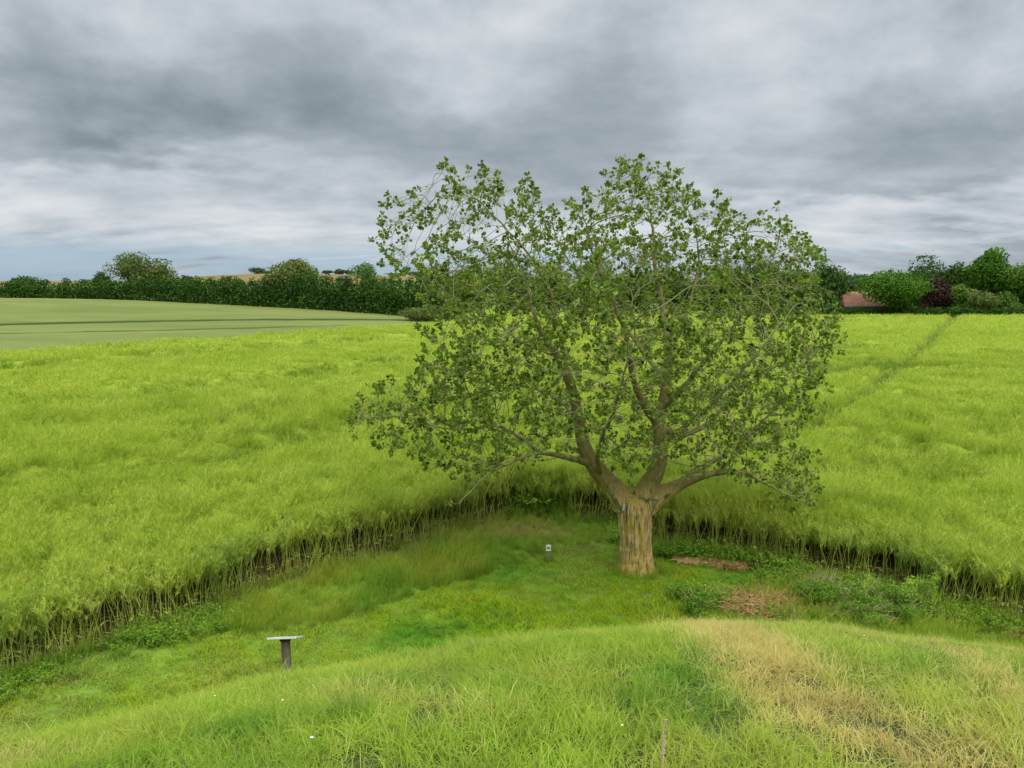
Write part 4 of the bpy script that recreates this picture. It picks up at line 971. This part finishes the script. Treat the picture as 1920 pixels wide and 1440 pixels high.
bg_tree(815, 500, 70, 300, MID, 'tree on the slope between the hedge end and the poplar crown', None, n=1500, seed=40)
# belt of trees behind the poplar
gB = 'belt of trees behind the poplar'
B = [(885, 490, 120, 170, MID, 'tree in the belt showing at the left edge of the poplar crown'), (960, 500, 110, 182, DARK, 'dark tree in the belt behind the left half of the poplar crown'), (1030, 505, 90, 190, MID, 'mid green tree in the belt left of the bright one'),
     (1118, 476, 92, 176, BRIGHT, 'bright green tall tree in the belt behind the middle of the poplar crown'), (1195, 500, 110, 190, MID, 'tree in the belt just right of the bright green one'), (1275, 498, 110, 186, DARK, 'dark tree in the belt behind the poplar middle limb'),
     (1350, 496, 110, 192, MID, 'tree in the belt behind the right half of the poplar crown'), (1430, 498, 110, 186, DARK, 'dark tree in the belt second from its right end'), (1500, 500, 90, 190, MID, 'tree in the belt at the right edge of the poplar crown')]
for k, (px, tp, wd, Y, kd, lb) in enumerate(B): bg_tree(px, tp, wd, Y, kd, lb, gB, n=2600, z0=.02, seed=60 + k)
# right tree line
gR = 'trees round the farmhouse and along the right field edge'
Rr_ = [(1560, 495, 84, 188, DARK, 'dark round tree left of the red roofed house', 2600, {}), (1600, 516, 60, 330, BLUE, 'far pale tree line above the ochre field beside the house', 900, {}), (1625, 512, 60, 340, BLUE, 'far tree just above the left shoulder of the round green tree', 900, {}),
       (1674, 505, 122, 174, MIDB, 'big bright green round tree in front of the right end of the house', 3600, dict(nl=20, z0=.20)), (1735, 494, 90, 205, DARK, 'dark tree rising behind the copper tree and the round tree', 2400, {}),
       (1759, 520, 56, 182, PURPLE, 'dark purple copper beech beside the round green tree', 2600, {}), (1802, 498, 64, 200, DARK, 'dark dense tree right of the copper beech', 2400, {}), (1802, 538, 52, 180, MID, 'lower green tree beneath the dark dense tree', 1600, {}),
       (1857, 470, 62, 192, MIDB, 'tallest tree of the right tree line with a rounded top', 3000, dict(z0=.35)), (1838, 505, 60, 196, MID, 'tree at the left foot of the tallest right tree', 1800, {}), (1880, 510, 60, 198, MID, 'tree at the right foot of the tallest right tree', 1500, dict(z0=.3)), (1843, 541, 72, 178, OLIVE, 'olive brown rounded bush below the tallest right tree', 2200, {}),
       (1905, 490, 60, 190, MID, 'tall thin tree at the right edge of the photo', 1600, dict(z0=.3)), (1950, 495, 80, 190, DARK, 'dark tree just past the right edge', 1600, {}), (1710, 500, 70, 215, DARK, 'dark tree behind the right shoulder of the round green tree', 1300, {}), (1770, 500, 80, 218, BLUE, 'dull tree behind the copper beech', 1400, {}), (1825, 500, 70, 222, DARK, 'dark tree behind the left foot of the tallest right tree', 1300, {}), (1900, 502, 90, 220, DARK, 'dark tree behind the right edge trees', 1500, {}), (1885, 552, 50, 180, MID, 'low bush beside the olive bush at the right', 900, {}), (1535, 548, 60, 178, DARK, 'low dark bush at the left end of the house', 1300, {}), (1562, 560, 34, 177, DARK, 'small dark bush covering the left corner of the house', 700, {}), (1690, 566, 46, 176, MID, 'small green bush under the round green tree', 700, {})]
for k, (px, tp, wd, Y, kd, lb, n, kw) in enumerate(Rr_):
    kw = dict(dict(z0=.02), **kw); bg_tree(px, tp, wd, Y, kd, lb, gR, n=n, seed=90 + k, **kw)
# low hedge along the far field edge
hl = []; x0 = (1500 - 960) / F * 174; x1 = (2050 - 960) / F * 174; x = x0
while x < x1:
    g_ = float(terrain(x, 174)); hl.append((x, 174 + random.uniform(-.3, .3), g_ + 1.1, 1.3, .9, 1.15 + random.uniform(-.1, .15))); x += 1.4
hd = link('low_hedge', crown_mesh('low_hedge', hl, 14000, .45), bgmat('hedge_foliage', (.020, .060, .012), (.075, .155, .020)))
tag(hd, 'low clipped dark hedge along the far right edge of the rapeseed field', 'hedge')
# farmhouse
HY_ = 184.0; hx0 = (1566 - 960) / F * HY_; hx1 = (1668 - 960) / F * HY_; gz = float(terrain((hx0 + hx1) / 2, HY_))
hcx = (hx0 + hx1) / 2; hw = hx1 - hx0; dpt = 8.0
ez = EYE - (572 - 524) / F * (HY_ - dpt / 2); rz_ = EYE - (551 - 524) / F * HY_
house = empty('farmhouse', (hcx, HY_, gz)); tag(house, 'low farmhouse with a red tiled roof half hidden by the round green tree', 'house')
V, Q = boxes([(0, 0, (ez - gz) / 2, hw - .8, dpt - .8, ez - gz)]); link('wall', mesh_np('wall', V, quads=Q), plain('brick_wall', (.22, .13, .09), (.30, .18, .13), 2, .9), house)
def roof_mesh(w_, d_, e_, r_, th, hip):
    V = [(-w_/2, -d_/2, e_), (w_/2, -d_/2, e_), (w_/2, d_/2, e_), (-w_/2, d_/2, e_), (-w_/2 + hip, 0, r_), (w_/2 - hip, 0, r_)]
    V2 = [(a, b, c - th) for a, b, c in V]; V += V2
    Q = [(0, 1, 5, 4), (2, 3, 4, 5), (6, 10, 11, 7), (8, 11, 10, 9), (0, 6, 7, 1), (1, 7, 8, 2), (2, 8, 9, 3), (3, 9, 6, 0)]; T = [(1, 2, 5), (3, 0, 4), (7, 11, 8), (9, 10, 6)]
    return V, Q, T
V, Q, T = roof_mesh(hw, dpt + .6, ez - gz, rz_ - gz, .12, 1.2)
m, t, out = mat_new('red_roof_tiles'); tcn = t.new('ShaderNodeTexCoord')
c = t.mix(t.ramp(t.noise(tcn.outputs['Object'], 1.1, 4, .6), .3, .7), (.17, .065, .045), (.25, .10, .07))
wv = t.new('ShaderNodeTexWave'); wv.bands_direction = 'X'; wv.inputs['Scale'].default_value = 3.0; t.l.new(tcn.outputs['Object'], wv.inputs[0])
p = t.new('ShaderNodeBsdfPrincipled', i_Roughness=.85); t.put(p.inputs['Base Color'], c); bp = t.new('ShaderNodeBump'); bp.inputs['Strength'].default_value = .5; bp.inputs['Distance'].default_value = .05
t.l.new(wv.outputs['Fac'], bp.inputs['Height']); t.l.new(bp.outputs[0], p.inputs['Normal']); t.l.new(p.outputs[0], out.inputs[0])
rf = link('roof', mesh_np('roof', V, quads=Q, tris=T), m, house)
V, Q = boxes([(0, -dpt/2 - .33, ez - gz - .16, hw, .12, .14)]); link('gutter', mesh_np('gutter', V, quads=Q), plain('pale_gutter', (.55, .53, .5)), rf)
glass = plain('dark_window_glass', (.03, .035, .04), None, rough=.15, spec=.6); whitep = plain('white_window_frame', (.75, .75, .72), None, rough=.5)
for wx0, wd_ in ((-4.6, 1.1), (-2.2, 1.1), (.4, 1.6), (2.6, 1.1), (4.8, 1.1)):
    V, Q = boxes([(wx0, -dpt/2 + .4 - .03, 1.4, wd_, .10, 1.2)]); wo_ = link('window', mesh_np('window', V, quads=Q), whitep, house)
    V, Q = boxes([(wx0 - wd_ * .24, -dpt/2 + .4 - .085, 1.4, wd_ * .40, .03, 1.0), (wx0 + wd_ * .24, -dpt/2 + .4 - .085, 1.4, wd_ * .40, .03, 1.0)]); link('pane', mesh_np('pane', V, quads=Q), glass, wo_)
# small shed seen over the hedge
SX, SY = (648 - 960) / F * 330, 330.0; sg = float(terrain(SX, SY)); st_ = EYE - (517 - 524) / F * SY
shed = empty('shed', (SX, SY, sg)); tag(shed, 'small dark brown shed on the hill just over the hedge left of the airy tree', 'shed')
hgt_ = st_ - sg; V, Q = boxes([(0, 0, hgt_ * .36, 6, 5, hgt_ * .72)]); link('wall', mesh_np('wall', V, quads=Q), plain('brown_boards', (.07, .05, .035), (.11, .08, .055), 3), shed)
V, Q, T = roof_mesh(6.6, 5.8, hgt_ * .72 + .05, hgt_, .1, 1.2); link('roof', mesh_np('roof', V, quads=Q, tris=T), plain('dark_roof_felt', (.05, .045, .04), (.08, .07, .06), 3), shed)

# ------------------------------------------------------------------ small things near the tree
wood = plain('weathered_post_wood', (.10, .085, .065), (.24, .21, .165), 14, .9, .6, 40, (1, 1, .15)); whitem = plain('white_painted_metal', (.58, .58, .58), (.48, .49, .50), 8, .4)
# slanted information table
sp = flat_at(537, 1272, 0.0); tp_ = pw(535, 1197, sp[1]); gz = float(terrain(*sp[:2])); Hs = tp_[2] - gz
lec = empty('information_table', (tp_[0], sp[1], gz), R(-4)); tag(lec, 'information table with a thin white board on a weathered post in the hollow', 'information board')
V, Q = boxes([(0, 0, (Hs - .03) / 2 - .1, .13, .11, Hs - .03 + .2)]); me = mesh_np('post', V, quads=Q); po = link('post', me, wood, lec)
bv = po.modifiers.new('b', 'BEVEL'); bv.width = .012; bv.segments = 2
V, Q = boxes([(0, 0, 0, .50, .34, .030)]); bo = link('board', mesh_np('board', V, quads=Q), whitem, lec); bo.location = (0, .0, Hs + .01); bo.rotation_euler = (R(-32), R(-4), 0)
bo.rotation_euler = (R(-24), R(-4), 0); bv = bo.modifiers.new('b', 'BEVEL'); bv.width = .006; bv.segments = 2
V, Q = boxes([(0, .0, -.035, .13, .16, .035)]); br_ = link('bracket', mesh_np('bracket', V, quads=Q), plain('black_bracket', (.03, .03, .03)), bo)
# marker post with white plate
mp = flat_at(1028, 1052); mt = pw(1028, 1021, mp[1]); gz = float(terrain(*mp)); Hm = mt[2] - gz
mk = empty('marker_post', (mp[0], mp[1], gz)); tag(mk, 'short grey post carrying a small white symbol plate left of the poplar trunk', 'marker post')
V, Q = boxes([(0, 0, Hm / 2 - .06, .09, .09, Hm + .12 - .01)]); po = link('post', mesh_np('post', V, quads=Q), plain('grey_green_post', (.20, .20, .13), (.28, .28, .19), 12), mk); bv = po.modifiers.new('b', 'BEVEL'); bv.width = .01; bv.segments = 2
V, Q = boxes([(0, -.055, Hm - .065, .115, .012, .145)]); pl = link('plate', mesh_np('plate', V, quads=Q), plain('white_plate', (.85, .85, .83), None, rough=.5), mk)
V, Q = boxes([(-.012, -.0635, Hm - .055, .045, .004, .022), (.012, -.0635, Hm - .075, .05, .004, .018), (-.02, -.0635, Hm - .073, .014, .004, .03), (.022, -.0635, Hm - .052, .012, .004, .014)])
link('symbol', mesh_np('symbol', V, quads=Q), plain('dark_grey_print', (.10, .10, .10)), pl)
# heaps of cut brushwood and straw
def sticks(n, rx, ry, h, ln, w_, seed, lie=.3, leafy_=0):
    random.seed(seed); V = []; Q = []; 
    for k in range(n):
        a = random.uniform(0, 6.28); r_ = math.sqrt(random.random()); x, y = rx * r_ * math.cos(a), ry * r_ * math.sin(a); top_ = h * (1 - r_ ** 2) * random.random() + .02
        az = random.uniform(0, 6.28); el_ = random.uniform(-lie, lie * 1.6); L_ = ln * random.uniform(.4, 1.1); d = np.array([math.cos(az) * math.cos(el_), math.sin(az) * math.cos(el_), math.sin(el_)])
        p0 = np.array([x, y, top_]); p1 = p0 + d * L_ * .5 + np.array([0, 0, random.uniform(-.02, .04)]); p2 = p1 + d * L_ * .5 + np.array([random.uniform(-.05, .05), 0, random.uniform(-.04, .03)])
        tube(V, Q, [p0, p1, p2], [w_, w_ * .8, w_ * .4], 3)
    V = np.array(V); V[:, 2] = np.maximum(V[:, 2], .004); return V, Q
brown = plain('dead_brown_twigs', (.36, .19, .075), (.60, .39, .18), 9, .9); straw = plain('cut_straw', (.58, .36, .15), (.74, .54, .27), 7, .9); greyt = plain('dry_grey_twigs', (.26, .27, .11), (.50, .46, .22), 7, .9)
def heap(px, py, rx, ry, h, n, ln, w_, mt, label, name, seed, lie=.3):
    c = flat_at(px, py); V, Q = sticks(n, rx, ry, h, ln, w_, seed, lie); o = link(name, mesh_np(name, V, quads=Q), mt, None, (c[0], c[1], float(terrain(*c)) + .02)); tag(o, label, 'brush pile'); return o
heap(1437, 1136, 1.05, .65, .15, 1100, .40, .006, brown, 'heap of reddish brown dead twigs behind the brow of the mound', 'brush_pile', 1, .32)
heap(1640, 1150, 1.1, .6, .34, 380, .4, .0055, greyt, 'heap of grey green dead stems mixed with weeds right of the brown twigs', 'brush_pile', 2, .7)
heap(1545, 1122, .45, .4, .5, 260, .45, .005, greyt, 'loose tangle of pale dead stems between the brown twigs and the weeds', 'brush_pile', 7, .9)
heap(1315, 1052, .62, .22, .07, 1100, .26, .006, straw, 'thin strip of cut orange straw nearest the poplar trunk', 'straw_strip', 3, .12)
heap(1380, 1061, .50, .25, .10, 1200, .26, .006, brown, 'brown straw mat at the right of the orange straw strip', 'straw_strip', 4, .12)
heap(1925, 1192, .3, .15, .08, 400, .26, .006, brown, 'patch of brown straw at the right edge of the photo', 'straw_strip', 5, .12)
# leafy shrubs among the heaps
def shrub(px, py, W, H, n, q, kd, label, seed, name='shrub'):
    c = flat_at(px, py); r_ = empty(name, (c[0], c[1], float(terrain(*c)))); tag(r_, label, 'shrub')
    random.seed(seed); L = lobes_round(W, H, 0, 12, seed, airy=True); link('leaves', crown_mesh('leaves', L, n, q, dens_in=.6), kd, r_)
    V = []; Q = []
    for k in range(14):
        a = random.uniform(0, 6.28); tube(V, Q, [np.array([0, 0, -.02]), np.array([math.cos(a) * W * .15, math.sin(a) * W * .15, H * .4]), np.array([math.cos(a) * W * .38, math.sin(a) * W * .38, H * random.uniform(.6, .95)])], [.008, .006, .003], 4)
    link('stems', mesh_np('stems', V, quads=Q), greyt, r_)
WSH = leafy('shrub_leaves', (.10, .22, .02), (.26, .40, .06), transl=.3, patch=.5); LSH = leafy('lime_shrub_leaves', (.26, .42, .05), (.42, .58, .09), transl=.35, patch=.5)
shrub(1530, 1140, 1.0, .55, 2600, .045, WSH, 'dark green shrub just right of the brown dead twigs', 21)
shrub(1610, 1160, 1.3, .55, 3400, .045, WSH, 'broad dark green shrub in front of the lime green plant', 22)
shrub(1680, 1158, 1.0, .62, 2600, .045, WSH, 'low green shrub at the right end of the brush', 25)
shrub(1725, 1145, .70, .85, 1600, .045, LSH, 'bright lime green leafy plant right of the broad dark shrub', 23, 'lime_shrub')
shrub(1632, 1140, .40, .75, 600, .045, LSH, 'smaller lime green plant above the broad dark shrub', 26, 'lime_shrub')
shrub(1310, 1150, .9, .50, 1700, .045, WSH, 'leafy weed clump between the poplar trunk and the brown twigs', 24)
shrub(988, 942, 1.0, 1.30, 2600, .07, leafy('dark_thistle_leaves', (.035, .12, .025), (.09, .21, .035), transl=.3, patch=.5), 'dark leafy plant standing in the edge of the crop left of the trunk', 27, 'tall_weed')
shrub(800, 935, .9, 1.25, 1900, .06, leafy('dark_weed_leaves', (.03, .11, .025), (.08, .19, .035), transl=.3, patch=.5), 'dark green weed deep in the crop under the left branches', 28, 'tall_weed')
# seed stalks and flowers in the mound grass
stalkm = plain('dry_seed_stalk', (.45, .36, .20), (.62, .52, .33), 30, .9); petal = plain('white_petals', (.75, .75, .68), None, rough=.7)
def stalk(px, py_base, hgt_, label, thick=.007, lean_=.0, seed=1):
    b = at(px, py_base); r_ = empty('seed_stalk', tuple(b)); tag(r_, label, 'seed stalk'); random.seed(seed)
    V = []; Q = []; P = [np.array([lean_ * hgt_ * f * f, 0, hgt_ * f]) for f in np.linspace(0, 1, 8)]; tube(V, Q, P, [thick * .4] * 8, 6); link('stem', mesh_np('stem', V, quads=Q, smooth=True), stalkm, r_)
    V = []; Q = []
    for k in range(70):
        f = random.uniform(.45, 1); c = np.array([lean_ * hgt_ * f * f, 0, hgt_ * f]); a = random.uniform(0, 6.28); rr_ = thick * 1.3 * (1.2 - f * .6)
        e = c + np.array([math.cos(a) * rr_, math.sin(a) * rr_, .006]); tube(V, Q, [c, (c + e) / 2 + np.array([0, 0, .002]), e], [.001, thick * .35, .001], 4)
    link('seed_head', mesh_np('seed_head', V, quads=Q, smooth=True), stalkm, r_)
stalk(1241, 1470, .27, 'upright dry seed stalk in the front centre of the mound grass', .009, .03, 1)
stalk(1492, 1180, .22, 'thin pale stalk at the brow of the mound near the brown twigs', .005, -.2, 2)
def flower(px, py, hgt_, size, label, seed):
    b = at(px, py); r_ = empty('white_flower', tuple(b)); tag(r_, label, 'flower', 'white flowers in the mound grass'); random.seed(seed)
    V = []; Q = []; tube(V, Q, [np.array([0, 0, 0]), np.array([.01, 0, hgt_ / 2]), np.array([.015, -.01, hgt_])], [.0015] * 3, 4); link('stem', mesh_np('stem', V, quads=Q), M['stem'], r_)
    V = []; Q = []
    for k in range(16):
        a = k * .393; d = np.array([math.cos(a), math.sin(a) * .9 - .1, .25]); s_ = np.array([-math.sin(a), math.cos(a), 0]); n0 = len(V); c = np.array([.015, -.01, hgt_])
        V += [c - s_ * size * .08, c + s_ * size * .08, c + d * size * .5 + s_ * size * .12, c + d * size * .5 - s_ * size * .12]; Q.append((n0, n0 + 1, n0 + 2, n0 + 3))
    link('petals', mesh_np('petals', V, quads=Q), petal, r_)
for k, (px, py, lb) in enumerate(((582, 1432, 'white seed clock at the bottom left of the centre'), (1158, 1410, 'small white flower left of the dry seed stalk'), (1612, 1222, 'white flower on the right slope of the mound'), (403, 1338, 'white clover head in the left part of the mound grass'), (528, 1352, 'pale flower head below the information table'), (297, 1345, 'white clover head farthest left in the mound grass'), (1206, 1160, 'small white flower at the brow of the mound before the trunk'))):
    flower(px, py + 8, .15, .010 if k else .015, lb, k)
